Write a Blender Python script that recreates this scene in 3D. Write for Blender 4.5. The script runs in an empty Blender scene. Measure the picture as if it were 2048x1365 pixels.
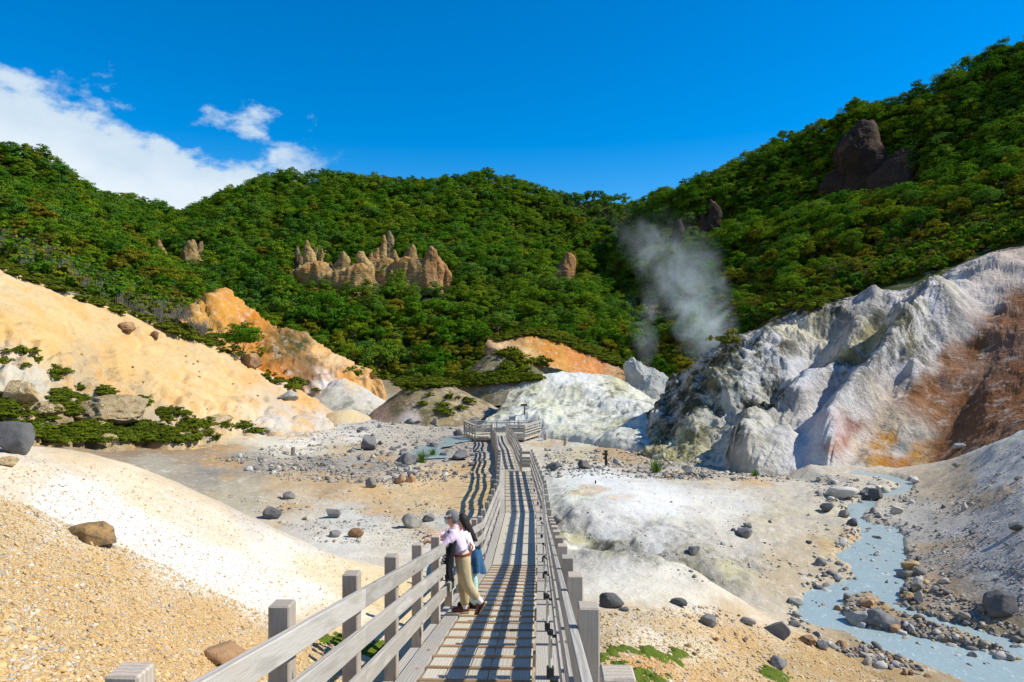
import bpy, bmesh, math, random
import numpy as np
from mathutils import Vector, Matrix, Euler
rnd = random.Random(7)
S = bpy.context.scene
COL = S.collection
R = math.radians

# ------------------------------------------------------------------ camera, sky, sun, exposure
F = 1420.0                                  # focal length in photo pixels (photo 2048 wide)
cam_d = bpy.data.cameras.new('camera'); cam = bpy.data.objects.new('camera', cam_d); COL.objects.link(cam)
cam_d.sensor_width = 36.0; cam_d.lens = 36.0 * F / 2048.0
cam_d.clip_start = 0.1; cam_d.clip_end = 6000
cam.location = (0, 0, 0); cam.rotation_euler = (R(90), 0, 0)
S.camera = cam
S.view_settings.view_transform = 'Standard'; S.view_settings.look = 'None'
S.view_settings.gamma = 1.0; S.view_settings.use_curve_mapping = False
S.view_settings.exposure = 0.58

SUN_DIR = Vector((0.70, 0.0, 0.68)).normalized()
sun_el = math.asin(SUN_DIR.z)
W = bpy.data.worlds.new("World"); S.world = W; W.use_nodes = True
def build_world():
    nt = W.node_tree; N = nt.nodes; L = nt.links
    N.clear()
    out = N.new('ShaderNodeOutputWorld'); bg = N.new('ShaderNodeBackground'); bg.inputs[1].default_value = 0.10
    sky = N.new('ShaderNodeTexSky'); sky.sky_type = 'NISHITA'; sky.sun_disc = False
    sky.sun_elevation = sun_el; sky.sun_rotation = math.atan2(SUN_DIR.x, SUN_DIR.y)
    sky.altitude = 300; sky.air_density = 1.0; sky.dust_density = 0.15; sky.ozone_density = 3.0
    hsv = N.new('ShaderNodeHueSaturation'); hsv.inputs['Saturation'].default_value = 1.55; hsv.inputs['Hue'].default_value = 0.503
    hsv.inputs['Value'].default_value = 1.12
    L.new(sky.outputs[0], hsv.inputs['Color'])
    tc = N.new('ShaderNodeTexCoord'); sep = N.new('ShaderNodeSeparateXYZ'); L.new(tc.outputs['Generated'], sep.inputs[0])
    def m(op, a, b=None, c=None, clamp=False):
        n = N.new('ShaderNodeMath'); n.operation = op; n.use_clamp = clamp
        for i, v in enumerate((a, b, c)):
            if v is None: continue
            if isinstance(v, (int, float)): n.inputs[i].default_value = v
            else: L.new(v, n.inputs[i])
        return n.outputs[0]
    az = m('ARCTAN2', sep.outputs[0], sep.outputs[1])
    el = m('ARCSINE', sep.outputs[2])
    # a bank of cloud that climbs towards the left (west) of the view
    top = m('MINIMUM', m('MULTIPLY_ADD', az, -0.31, 0.156), 0.46)
    mp = N.new('ShaderNodeMapping'); L.new(tc.outputs['Generated'], mp.inputs[0]); mp.inputs['Scale'].default_value = (1.0, 1.0, 1.7)
    n1 = N.new('ShaderNodeTexNoise'); n1.inputs['Scale'].default_value = 5.5; n1.inputs['Detail'].default_value = 9; n1.inputs['Roughness'].default_value = 0.55
    L.new(mp.outputs[0], n1.inputs['Vector'])
    n2 = N.new('ShaderNodeTexNoise'); n2.inputs['Scale'].default_value = 13; n2.inputs['Detail'].default_value = 7; n2.inputs['Roughness'].default_value = 0.6
    L.new(mp.outputs[0], n2.inputs['Vector'])
    puff = m('ADD', m('MULTIPLY', m('SUBTRACT', n1.outputs[0], 0.5), 0.42), m('MULTIPLY', m('SUBTRACT', n2.outputs[0], 0.5), 0.22))
    below = m('SUBTRACT', top, el)
    dens = m('ADD', m('ADD', below, m('MULTIPLY', m('MAXIMUM', m('SUBTRACT', below, 0.04), 0.0), 1.3)), puff)
    mr = N.new('ShaderNodeMapRange'); mr.interpolation_type = 'SMOOTHSTEP'
    mr.inputs[1].default_value = 0.0; mr.inputs[2].default_value = 0.055; L.new(dens, mr.inputs[0])
    low = N.new('ShaderNodeMapRange'); low.inputs[1].default_value = 0.0; low.inputs[2].default_value = 0.2; L.new(az, low.inputs[0])
    low.inputs[1].default_value = -0.20; low.inputs[2].default_value = -0.33
    fac = m('MULTIPLY', mr.outputs[0], low.outputs[0], clamp=True)
    ccol = N.new('ShaderNodeMix'); ccol.data_type = 'RGBA'
    ccol.inputs[6].default_value = (3.9, 4.9, 5.9, 1); ccol.inputs[7].default_value = (5.6, 6.2, 6.7, 1)
    mr2 = N.new('ShaderNodeMapRange'); mr2.inputs[1].default_value = 0.02; mr2.inputs[2].default_value = 0.22; L.new(dens, mr2.inputs[0])
    L.new(mr2.outputs[0], ccol.inputs[0])
    mix = N.new('ShaderNodeMix'); mix.data_type = 'RGBA'
    L.new(fac, mix.inputs[0]); L.new(hsv.outputs[0], mix.inputs[6]); L.new(ccol.outputs[2], mix.inputs[7])
    L.new(mix.outputs[2], bg.inputs[0]); L.new(bg.outputs[0], out.inputs[0])
build_world()
sun_d = bpy.data.lights.new('sun', 'SUN'); sun_d.energy = 4.2; sun_d.angle = R(0.5); sun_d.color = (1.0, 0.935, 0.815)
sun = bpy.data.objects.new('sun', sun_d); COL.objects.link(sun)
sun.rotation_euler = SUN_DIR.to_track_quat('Z', 'Y').to_euler()
sun.location = (40, 0, 60)
S.render.engine = 'CYCLES'
S.cycles.use_denoising = True
S.cycles.max_bounces = 5; S.cycles.diffuse_bounces = 3; S.cycles.glossy_bounces = 2; S.cycles.transmission_bounces = 2
S.cycles.transparent_max_bounces = 4; S.cycles.volume_bounces = 5
S.cycles.volume_step_rate = 1.0; S.cycles.volume_max_steps = 128

# ------------------------------------------------------------------ helpers
def P(px, py, d):
    """world point seen at photo pixel (px, py) at a depth of d metres"""
    return ((px - 1024.0) / F * d, d, -(py - 682.0) / F * d)
def lin(c, k=1.0):
    c = np.asarray(c, float) / 255.0
    return np.where(c <= 0.04045, c / 12.92, ((c + 0.055) / 1.055) ** 2.4) * k
_rs = np.random.RandomState(11)
_perm = _rs.permutation(256); _perm = np.concatenate([_perm, _perm, _perm])
_grad = _rs.normal(size=(256, 3)); _grad /= np.linalg.norm(_grad, axis=1)[:, None]
def perlin(p):
    p = np.asarray(p, float); i = np.floor(p).astype(np.int64); f = p - i; i &= 255
    u = f * f * f * (f * (f * 6 - 15) + 10)
    def g(dx, dy, dz):
        h = _perm[_perm[_perm[(i[:, 0] + dx) & 255] + ((i[:, 1] + dy) & 255)] + ((i[:, 2] + dz) & 255)]
        gr = _grad[h]
        return gr[:, 0] * (f[:, 0] - dx) + gr[:, 1] * (f[:, 1] - dy) + gr[:, 2] * (f[:, 2] - dz)
    def lp(a, b, t): return a + t * (b - a)
    x00 = lp(g(0, 0, 0), g(1, 0, 0), u[:, 0]); x10 = lp(g(0, 1, 0), g(1, 1, 0), u[:, 0])
    x01 = lp(g(0, 0, 1), g(1, 0, 1), u[:, 0]); x11 = lp(g(0, 1, 1), g(1, 1, 1), u[:, 0])
    return lp(lp(x00, x10, u[:, 1]), lp(x01, x11, u[:, 1]), u[:, 2])
def fbm(p, scale=1.0, oct=4, gain=0.5, seed=0.0, ridged=False):
    p = np.asarray(p, float) * scale + seed * 17.31
    a, s, n = 1.0, np.zeros(len(p)), 0.0
    for _ in range(oct):
        v = perlin(p) * 1.5
        if ridged: v = 1.0 - 2.0 * np.abs(v)
        s += a * v; n += a; a *= gain; p = p * 2.03 + 5.1
    return s / n
def tag(o, label=None, cat=None, group=None, kind=None):
    if label: o['label'] = label
    if cat: o['category'] = cat
    if group: o['group'] = group
    if kind: o['kind'] = kind
    return o
def link(name, data, parent=None, loc=None, rot=None, scale=None):
    o = bpy.data.objects.new(name, data); COL.objects.link(o)
    if parent: o.parent = parent
    if loc is not None: o.location = loc
    if rot is not None: o.rotation_euler = rot
    if scale is not None: o.scale = scale
    return o
def mesh_np(name, verts, faces, mat=None, smooth=True, cols=None):
    """faces: (n,4) or (n,3) int array"""
    me = bpy.data.meshes.new(name)
    verts = np.asarray(verts, np.float32); faces = np.asarray(faces, np.int32)
    me.vertices.add(len(verts)); me.vertices.foreach_set('co', verts.ravel())
    k = faces.shape[1]
    me.loops.add(faces.size); me.loops.foreach_set('vertex_index', faces.ravel())
    me.polygons.add(len(faces))
    me.polygons.foreach_set('loop_start', np.arange(0, faces.size, k, dtype=np.int32))
    me.polygons.foreach_set('loop_total', np.full(len(faces), k, np.int32))
    if smooth: me.polygons.foreach_set('use_smooth', np.ones(len(faces), bool))
    me.update(calc_edges=True)
    if cols is not None:
        at = me.color_attributes.new('col', 'FLOAT_COLOR', 'POINT')
        c = np.ones((len(verts), 4), np.float32); c[:, :cols.shape[1]] = cols
        at.data.foreach_set('color', c.ravel())
    if mat: me.materials.append(mat)
    return me
def grid_faces(nu, nv):
    i = np.arange(nu - 1)[None, :] + nu * np.arange(nv - 1)[:, None]
    return np.stack([i, i + 1, i + 1 + nu, i + nu], -1).reshape(-1, 4)

# ------------------------------------------------------------------ materials
def new_mat(name):
    m = bpy.data.materials.new(name); m.use_nodes = True
    nt = m.node_tree; nt.nodes.clear()
    out = nt.nodes.new('ShaderNodeOutputMaterial'); b = nt.nodes.new('ShaderNodeBsdfPrincipled')
    nt.links.new(b.outputs[0], out.inputs[0])
    b.inputs['Specular IOR Level'].default_value = 0.25
    return m, nt, b
class NB:
    """short node builder"""
    def __init__(s, nt): s.nt = nt
    def n(s, t, **kw):
        x = s.nt.nodes.new('ShaderNode' + t)
        for k, v in kw.items(): setattr(x, k, v)
        return x
    def set(s, sock, v):
        if hasattr(v, 'is_linked'): s.nt.links.new(v, sock)
        else:
            if isinstance(v, (tuple, list)) and len(v) == 3 and sock.type == 'RGBA': v = (*v, 1)
            sock.default_value = v
    def math(s, op, a, b=None, c=None, clamp=False):
        x = s.n('Math', operation=op, use_clamp=clamp)
        for i, v in enumerate((a, b, c)):
            if v is not None: s.set(x.inputs[i], v)
        return x.outputs[0]
    def noise(s, vec, scale, detail=5, rough=0.55, dist=0.0):
        x = s.n('TexNoise'); s.set(x.inputs['Scale'], scale); s.set(x.inputs['Detail'], detail); s.set(x.inputs['Roughness'], rough)
        s.set(x.inputs['Distortion'], dist)
        if vec is not None: s.nt.links.new(vec, x.inputs['Vector'])
        return x.outputs[0]
    def ramp(s, v, a, b, lo=0.0, hi=1.0, smooth=True):
        x = s.n('MapRange'); x.interpolation_type = 'SMOOTHSTEP' if smooth else 'LINEAR'
        for i, q in enumerate((v, a, b, lo, hi)): s.set(x.inputs[i], q)
        return x.outputs[0]
    def mix(s, fac, a, b, mode='MIX'):
        x = s.n('Mix', data_type='RGBA', blend_type=mode)
        s.set(x.inputs[0], fac); s.set(x.inputs[6], a); s.set(x.inputs[7], b)
        return x.outputs[2]
    def mapping(s, vec, scale=(1, 1, 1), rot=(0, 0, 0)):
        x = s.n('Mapping'); s.nt.links.new(vec, x.inputs[0]); x.inputs['Scale'].default_value = scale; x.inputs['Rotation'].default_value = rot
        return x.outputs[0]
    def bump(s, h, strength, dist):
        x = s.n('Bump'); x.inputs['Strength'].default_value = strength; x.inputs['Distance'].default_value = dist
        s.nt.links.new(h, x.inputs['Height']); return x

def terrain_mat(name, fine=9.0, coarse=0.5, speck=0.35, speck_col=(0.16, 0.12, 0.08), bump=0.5, vary=0.35, streak=None, crust=None, bdist=0.05, speck_scale=14.0, pale=((0.58, 0.55, 0.49), 0.35)):
    m, nt, b = new_mat(name); q = NB(nt)
    at = q.n('VertexColor', layer_name='col')
    pos = q.n('NewGeometry').outputs['Position']
    c = at.outputs['Color']
    n1 = q.noise(pos, coarse, 7, 0.6, 0.4)
    n2 = q.noise(pos, fine, 7, 0.65)
    n3 = q.noise(pos, coarse * 4.1, 6, 0.6, 0.6)
    k = q.math('ADD', q.math('MULTIPLY_ADD', n1, vary * 1.5, 1 - vary * 0.75), q.math('MULTIPLY_ADD', n2, vary * 1.4, -vary * 0.7))
    c = q.mix(1.0, c, q.n('CombineColor').outputs[0], 'MULTIPLY') if False else c
    sc = q.n('VectorMath', operation='SCALE'); nt.links.new(c, sc.inputs[0]); nt.links.new(k, sc.inputs['Scale'])
    c = sc.outputs[0]
    if streak:                                          # weathered streaks running down the slope
        sv = q.noise(q.mapping(pos, streak[0], streak[3] if len(streak) > 3 else (0, 0, 0)), 1.0, 6, 0.6, 0.3)
        c = q.mix(q.ramp(sv, 0.48, 0.62, 0, streak[1]), c, streak[2])
    if crust:                                           # dark lichen and sulphur crust in broken patches
        cn = q.math('ADD', q.math('MULTIPLY', q.noise(pos, crust[0], 9, 0.72, 0.8), 0.6), q.math('MULTIPLY', q.noise(pos, crust[0] * 3.3, 8, 0.72, 0.5), 0.4))
        msk = q.math('MULTIPLY', q.ramp(cn, crust[1], crust[1] + 0.09), q.ramp(at.outputs['Alpha'], 0.10, 0.75), clamp=True)
        c = q.mix(msk, c, crust[2])
        yn = q.noise(pos, crust[0] * 0.6, 6, 0.6, 0.5)
        c = q.mix(q.math('MULTIPLY', q.ramp(yn, 0.5, 0.66, 0, 0.6), at.outputs['Alpha'], clamp=True), c, crust[3])
    pn = q.noise(pos, coarse * 7.0, 8, 0.7, 0.6)
    c = q.mix(q.ramp(pn, 0.53, 0.64, 0, pale[1]), c, pale[0])
    c = q.mix(q.ramp(pn, 0.46, 0.36, 0, pale[1] * 0.8), c, q.mix(1.0, c, (0.80, 0.74, 0.66), 'MULTIPLY'))
    sp = q.noise(pos, speck_scale, 3, 0.75)
    sm = q.math('MULTIPLY', q.ramp(sp, 0.60, 0.66), q.ramp(n3, 0.42, 0.6, 0.15, 1.0))
    c = q.mix(q.math('MULTIPLY', sm, speck), c, speck_col)
    nt.links.new(c, b.inputs['Base Color'])
    b.inputs['Roughness'].default_value = 0.92; b.inputs['Specular IOR Level'].default_value = 0.12
    h = q.math('ADD', q.math('MULTIPLY', n2, 1.0), q.math('MULTIPLY', n3, 1.6))
    h = q.math('ADD', h, q.math('MULTIPLY', sp, 0.5))
    bp = q.bump(h, bump, bdist); nt.links.new(bp.outputs[0], b.inputs['Normal'])
    return m
# ------------------------------------------------------------------ terrain
KA = 0.66                                           # sunlit picture value -> albedo
def idw(px, py, ctrl, power=3.0, ys=1.0, dep=None, cdep=None):
    """blend of real surface colours between the places where they were noted"""
    c = np.array([[a[0], a[1]] for a in ctrl], float)
    v = np.array([np.append(lin(a[2], KA), a[3] if len(a) > 3 else 0.0) for a in ctrl])
    out = np.zeros((len(px), 4)); wsum = np.zeros(len(px))
    for i in range(len(ctrl)):
        d2 = (px - c[i, 0]) ** 2 + ((py - c[i, 1]) * ys) ** 2 + 30.0
        if dep is not None: d2 = d2 + (300.0 * (dep - cdep[i])) ** 2
        w = d2 ** (-power / 2.0)
        out += w[:, None] * v[i]; wsum += w
    return out / wsum[:, None]
def proj(V):
    d = np.maximum(V[:, 1], 0.5)
    return V[:, 0] / d * F + 1024, 682 - V[:, 2] / d * F
def warp(px, py, V, amp, scale):
    return px + amp * fbm(V, scale, 6, 0.62, seed=3), py + amp * 0.7 * fbm(V, scale, 6, 0.62, seed=8)

# ---- walkway centre line (also needed to keep the ground below the deck)
def ramp_pt(y): return (0.038 * y - 0.585, y, -1.84 - 0.2106 * y)
WALK = [ramp_pt(-1.5), ramp_pt(17.4), (0.33, 25.9, -6.27), (0.20, 38.5, -7.05)]
WALK2 = [(-0.12, 38.5, -7.053), (-0.32, 44.0, -7.36), (-0.50, 50.0, -7.67), (-0.92, 56.0, -7.96), (-1.13, 62.0, -8.25)]
WALL = WALK + WALK2[1:]
def walk_at(y):
    ys = [p[1] for p in WALL]
    return np.interp(y, ys, [p[0] for p in WALL]), np.interp(y, ys, [p[2] for p in WALL])

# ---- the ground sheet: thin-plate surface through surveyed points (px, py, height below the camera)
GP = [
 # near gravel mound, left
 (-250,1365,-1.7),(0,1365,-2.35),(150,1365,-2.6),(300,1365,-3.0),(420,1365,-3.45),(540,1320,-4.0),(640,1290,-4.6),(720,1310,-4.95),
 (-200,1150,-2.0),(0,1150,-2.25),(0,1000,-2.1),(150,1100,-2.55),(300,1200,-3.0),(300,1060,-2.85),(450,1150,-3.6),(450,1280,-3.65),(600,1150,-4.4),(600,1220,-4.4),
 (-250,870,-1.6),(20,893,-2.1),(130,905,-2.4),(250,930,-2.75),(400,992,-3.5),(560,1055,-4.25),(700,1125,-4.95),(860,1195,-5.35),
 # valley floor, left of the walkway
 (200,905,-6.3),(300,900,-6.6),(420,890,-6.9),(400,955,-6.7),(500,1000,-6.95),(560,1035,-7.0),(700,1040,-7.1),(800,1030,-7.15),(900,1010,-7.3),(750,950,-7.5),
 (900,950,-7.75),(600,900,-7.7),(800,880,-8.4),(900,880,-8.75),(700,850,-8.7),(850,850,-9.1),(500,875,-7.5),(900,835,-9.3),(740,830,-8.9),(640,800,-8.2),(780,775,-8.2),(1000,820,-9.6),
 (850,1100,-6.6),(800,1075,-6.85),(700,1078,-6.7),(620,1075,-6.6),(1000,1100,-6.75),(960,1150,-6.25),(650,1120,-6.2),
 # right of the walkway
 (1250,1330,-4.85),(1230,1290,-5.0),(1400,1365,-5.5),(1550,1365,-6.4),(1250,1250,-5.35),(1300,1300,-5.2),(1200,1200,-5.75),(1300,1250,-5.6),(1400,1250,-6.0),(1500,1300,-6.5),
 (1560,1262,-7.0),(1300,1180,-5.85),(1130,1083,-6.15),(1220,1130,-5.9),(1350,1148,-6.0),(1450,1178,-6.25),(1530,1205,-6.9),
 (1250,1117,-7.15),(1360,1136,-7.25),(1180,1097,-6.95),(1300,1126,-7.2),(1450,1150,-7.05),(1520,1180,-7.25),
 (1140,1058,-6.3),(1210,1070,-6.3),(1280,1084,-6.45),(1350,1102,-6.7),(1430,1128,-7.0),(1150,1030,-6.25),(1230,1030,-6.2),(1200,1000,-6.3),(1320,1040,-6.45),(1200,955,-7.0),(1120,948,-7.3),(1300,955,-7.1),(1400,1000,-6.95),(1400,1080,-6.75),(1500,1100,-7.1),(1600,1000,-7.3),(1600,1080,-7.3),
 (1500,958,-7.6),(1590,962,-7.6),(1650,964,-7.62),(1560,1160,-7.3),(1250,930,-7.95),(1150,920,-7.9),(1400,930,-7.9),(1200,880,-8.7),(1100,890,-8.6),
 # right bank of the stream, rising to the right
 (1800,1150,-7.45),(1900,1150,-6.75),(2048,1060,-5.6),(2048,950,-5.1),(1900,1000,-6.6),(2048,860,-4.2),(1960,1220,-7.2),(2048,1200,-6.6),(2250,1300,-6.4),
 (2048,1340,-7.75),(1900,1345,-7.8),(1850,1000,-7.1),
]
gw = [P(px, py, -z * F / (py - 682.0)) for px, py, z in GP]
def wp(px, d, z): return ((px - 1024.0) / F * d, d, z)
gw += [wp(20, 18, -3.3), wp(20, 23, -5.4), wp(20, 30, -5.8), wp(250, 19, -4.6), wp(250, 24, -6.2), wp(250, 32, -6.5), wp(400, 18.5, -5.2), wp(400, 23, -6.6), wp(560, 18.3, -5.7), wp(560, 21.5, -6.7), wp(-250, 30, -5.0),
       wp(700, 19, -5.9), wp(-250, 22, -3.0), wp(-300, 40, -3.5),
       (-0.5, 0, -3.9), (-0.5, -4, -3.2), (-0.4, 5, -4.5), (-0.2, 10, -5.1), (0.0, 14, -5.7), (-5, -4, -1.6), (5, -4, -4.8), (2.2, 4, -4.5), (2.6, 7, -4.7), (-2.2, 4, -3.4), (-2.3, 7, -4.1),
       wp(0, 38, -5.3), wp(100, 37, -5.6), wp(250, 41, -6.3), wp(0, 44, -6.0), wp(150, 50, -7.0), wp(-300, 44, -4.0), wp(340, 52, -7.0), wp(340, 62, -8.5), wp(500, 70, -9.5), (-30, 60, -6.5), (-45, 60, -6.0),
       (40, 45, -9.0), (30, 60, -10), (18, 47, -8.6), (60, 60, -9), (20, 90, -10), (-40, 100, -9), (0, 130, -9), (60, 120, -9), (-80, 130, -8), (0, 160, -9), (-90, 60, -5), (20.5, 23, -4.0), (16.5, 18, -5.7), (26, 30, -2.2), (26, 12, -5.0), (16, 12, -7.2), (12, 9, -7.9), (20, 5, -7.5), (15, 2, -7.8), (8, 2, -7.2), (8.5, 9, -7.2)]
gw = np.array(gw)
def tps_fit(X, z, lam=0.02):
    n = len(X); d2 = ((X[:, None] - X[None]) ** 2).sum(-1)
    K = 0.5 * d2 * np.log(d2 + 1e-9) + lam * np.eye(n)
    A = np.zeros((n + 3, n + 3)); A[:n, :n] = K; A[:n, n] = 1; A[:n, n + 1:] = X; A[n, :n] = 1; A[n + 1:, :n] = X.T
    return np.linalg.solve(A, np.append(z, [0, 0, 0]))
# work in log-range space so that the near points keep their detail
def gspace(x, y):
    r = np.hypot(x, y + 6.0); return np.stack([np.arctan2(x, y + 6.0) * 3.0, np.log(r + 1.0) * 2.2], -1)
_X = gspace(gw[:, 0], gw[:, 1]); _w = tps_fit(_X, gw[:, 2])
def tps(x, y):
    Q = gspace(x, y); out = np.zeros(len(Q)); n = len(_X)
    for a in range(0, len(Q), 40000):
        q = Q[a:a + 40000]; d2 = ((q[:, None] - _X[None]) ** 2).sum(-1)
        out[a:a + 40000] = (0.5 * d2 * np.log(d2 + 1e-9)) @ _w[:n] + _w[n] + q @ _w[n + 1:]
    return out
def water_z(y): return -7.85 + 0.013 * y
def on_water(px, py):
    d = 7.85 / ((py - 682.0) / F + 0.013); return P(px, py, d)[:2]
LB = [(1700,948),(1760,958),(1800,972),(1760,990),(1690,1008),(1680,1025),(1716,1052),(1716,1078),(1667,1113),(1716,1152),(1610,1187),(1588,1223),(1606,1249),(1694,1266),(1737,1293),(1794,1310),(1873,1337),(1917,1354),(2000,1400)]
RB = [(2200,1345),(2048,1290),(1939,1253),(1843,1227),(1799,1188),(1808,1148),(1808,1113),(1816,1087),(1790,1056),(1720,1038),(1764,998),(1820,985),(1830,966),(1790,952),(1700,940)]
def inside_dist(pts, poly):
    """signed distance to a polygon, negative inside"""
    poly = np.array(poly); n = len(poly); d = np.full(len(pts), 1e9); ins = np.zeros(len(pts), bool)
    for i in range(n):
        a, b = poly[i], poly[(i + 1) % n]; e = b - a; w = pts - a
        t = np.clip((w @ e) / (e @ e + 1e-12), 0, 1); d = np.minimum(d, np.hypot(*(w - t[:, None] * e).T))
        c = ((a[1] <= pts[:, 1]) & (b[1] > pts[:, 1])) | ((b[1] <= pts[:, 1]) & (a[1] > pts[:, 1]))
        xi = a[0] + (pts[:, 1] - a[1]) / (b[1] - a[1] + 1e-12) * e[0]
        ins ^= c & (pts[:, 0] < xi)
    return np.where(ins, -d, d)
STREAM = [on_water(*p) for p in LB + RB]
ISLAND = [on_water(*p) for p in [(1668,1216),(1690,1190),(1740,1178),(1775,1200),(1800,1222),(1860,1245),(1940,1270),(2048,1308),(2048,1330),(1960,1300),(1880,1290),(1800,1268),(1720,1255)]]
def ground_z(x, y, detail=True):
    x = np.asarray(x, float); y = np.asarray(y, float)
    z = tps(x, y)
    pts = np.stack([x, y], -1); p3 = np.stack([x, y, np.zeros_like(x)], -1)
    if detail:
        a = np.clip(y / 20.0, 0.25, 1.6) * np.where((x > 3) & (y > 24), 0.6, 1.0)
        z = z + 0.16 * a * fbm(p3, 0.33, 4, seed=1) + 0.05 * fbm(p3, 1.9, 4, 0.6, seed=2)
        near = np.clip((16 - y) / 8, 0, 1) * np.clip((-x) / 2, 0, 1)
        z = z + near * 0.03 * fbm(p3, 7.0, 3, 0.7, seed=4)
        # rills and small scarps on the valley floor
        fl = np.clip((y - 24) / 8, 0, 1) * np.clip((90 - y) / 20, 0, 1)
        z = z + fl * 0.12 * np.abs(fbm(p3 * np.array([0.35, 1.3, 1]), 0.4, 4, seed=6))
    g = (y > 14) & (y < 27) & (x > 0.8) & (x < 10)
    if g.any():
        q2 = pts[g] + 0.45 * np.stack([fbm(p3[g], 0.7, 4, 0.6, seed=25), fbm(p3[g], 0.7, 4, 0.6, seed=26)], -1)
        def pdist(poly):
            dd = np.full(len(q2), 1e9)
            for a, b in zip(poly[:-1], poly[1:]):
                e = b - a; t = np.clip(((q2 - a) @ e) / (e @ e), 0, 1); dd = np.minimum(dd, np.hypot(*(q2 - a - t[:, None] * e).T))
            return dd
        gl = np.array([((px_ - 1024.0) / F * d_, d_) for px_, d_ in ((1150, 22.4), (1230, 21.2), (1320, 20.6), (1420, 20.2), (1500, 19.8), (1590, 19.0))])
        fade = np.clip((x[g] - 1.6) / 1.2, 0, 1) * np.clip((7.6 - x[g]) / 1.8, 0, 1)
        dz = -0.85 * np.exp(-(pdist(gl) / 0.95) ** 2) + 0.30 * np.exp(-(pdist(gl - np.array([0, 2.3])) / 1.1) ** 2) + 0.42 * np.exp(-(pdist(gl + np.array([0.1, 2.4])) / 1.3) ** 2)
        z = z.copy(); z[g] += dz * fade
    m = (y > 8) & (y < 48) & (x > 3)
    if m.any():
        sp = pts[m] + 0.35 * np.stack([fbm(p3[m], 0.9, 3, seed=21), fbm(p3[m], 0.9, 3, seed=22)], -1)
        sd = inside_dist(sp, STREAM); isl = inside_dist(sp, ISLAND)
        wz = water_z(y[m]); zz = z[m]
        bank = wz + np.minimum(sd, 4.0) * 0.22 + 0.06
        k = np.clip(1 - sd / 3.5, 0, 1)
        zo = zz * (1 - k) + np.minimum(zz, bank) * k; zo = np.maximum(zo, wz + 0.03 + 0.08 * np.clip(sd, 0, 1) - 0.5 * np.clip(sd - 2, 0, 9))
        zz = np.where(sd > 0, zo, wz - 0.06 - 0.35 * np.clip(-sd / 1.0, 0, 1))
        ih = wz + 0.16 + 0.10 * fbm(p3[m], 0.9, 3, seed=23)
        zz = np.where(isl < 0.35, np.maximum(zz, wz - 0.4 + (ih - wz + 0.4) * np.clip((0.35 - isl) / 0.7, 0, 1)), zz)
        z = z.copy(); z[m] = zz
    # keep clear of the deck
    wx, wz = walk_at(y); near = np.clip(1.9 - np.abs(x - wx) / 1.0, 0, 1) * (y < 68)
    lim = wz - 0.42
    z = np.where((near > 0) & (z > lim), z + (lim - z) * near, z)
    return z

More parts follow.
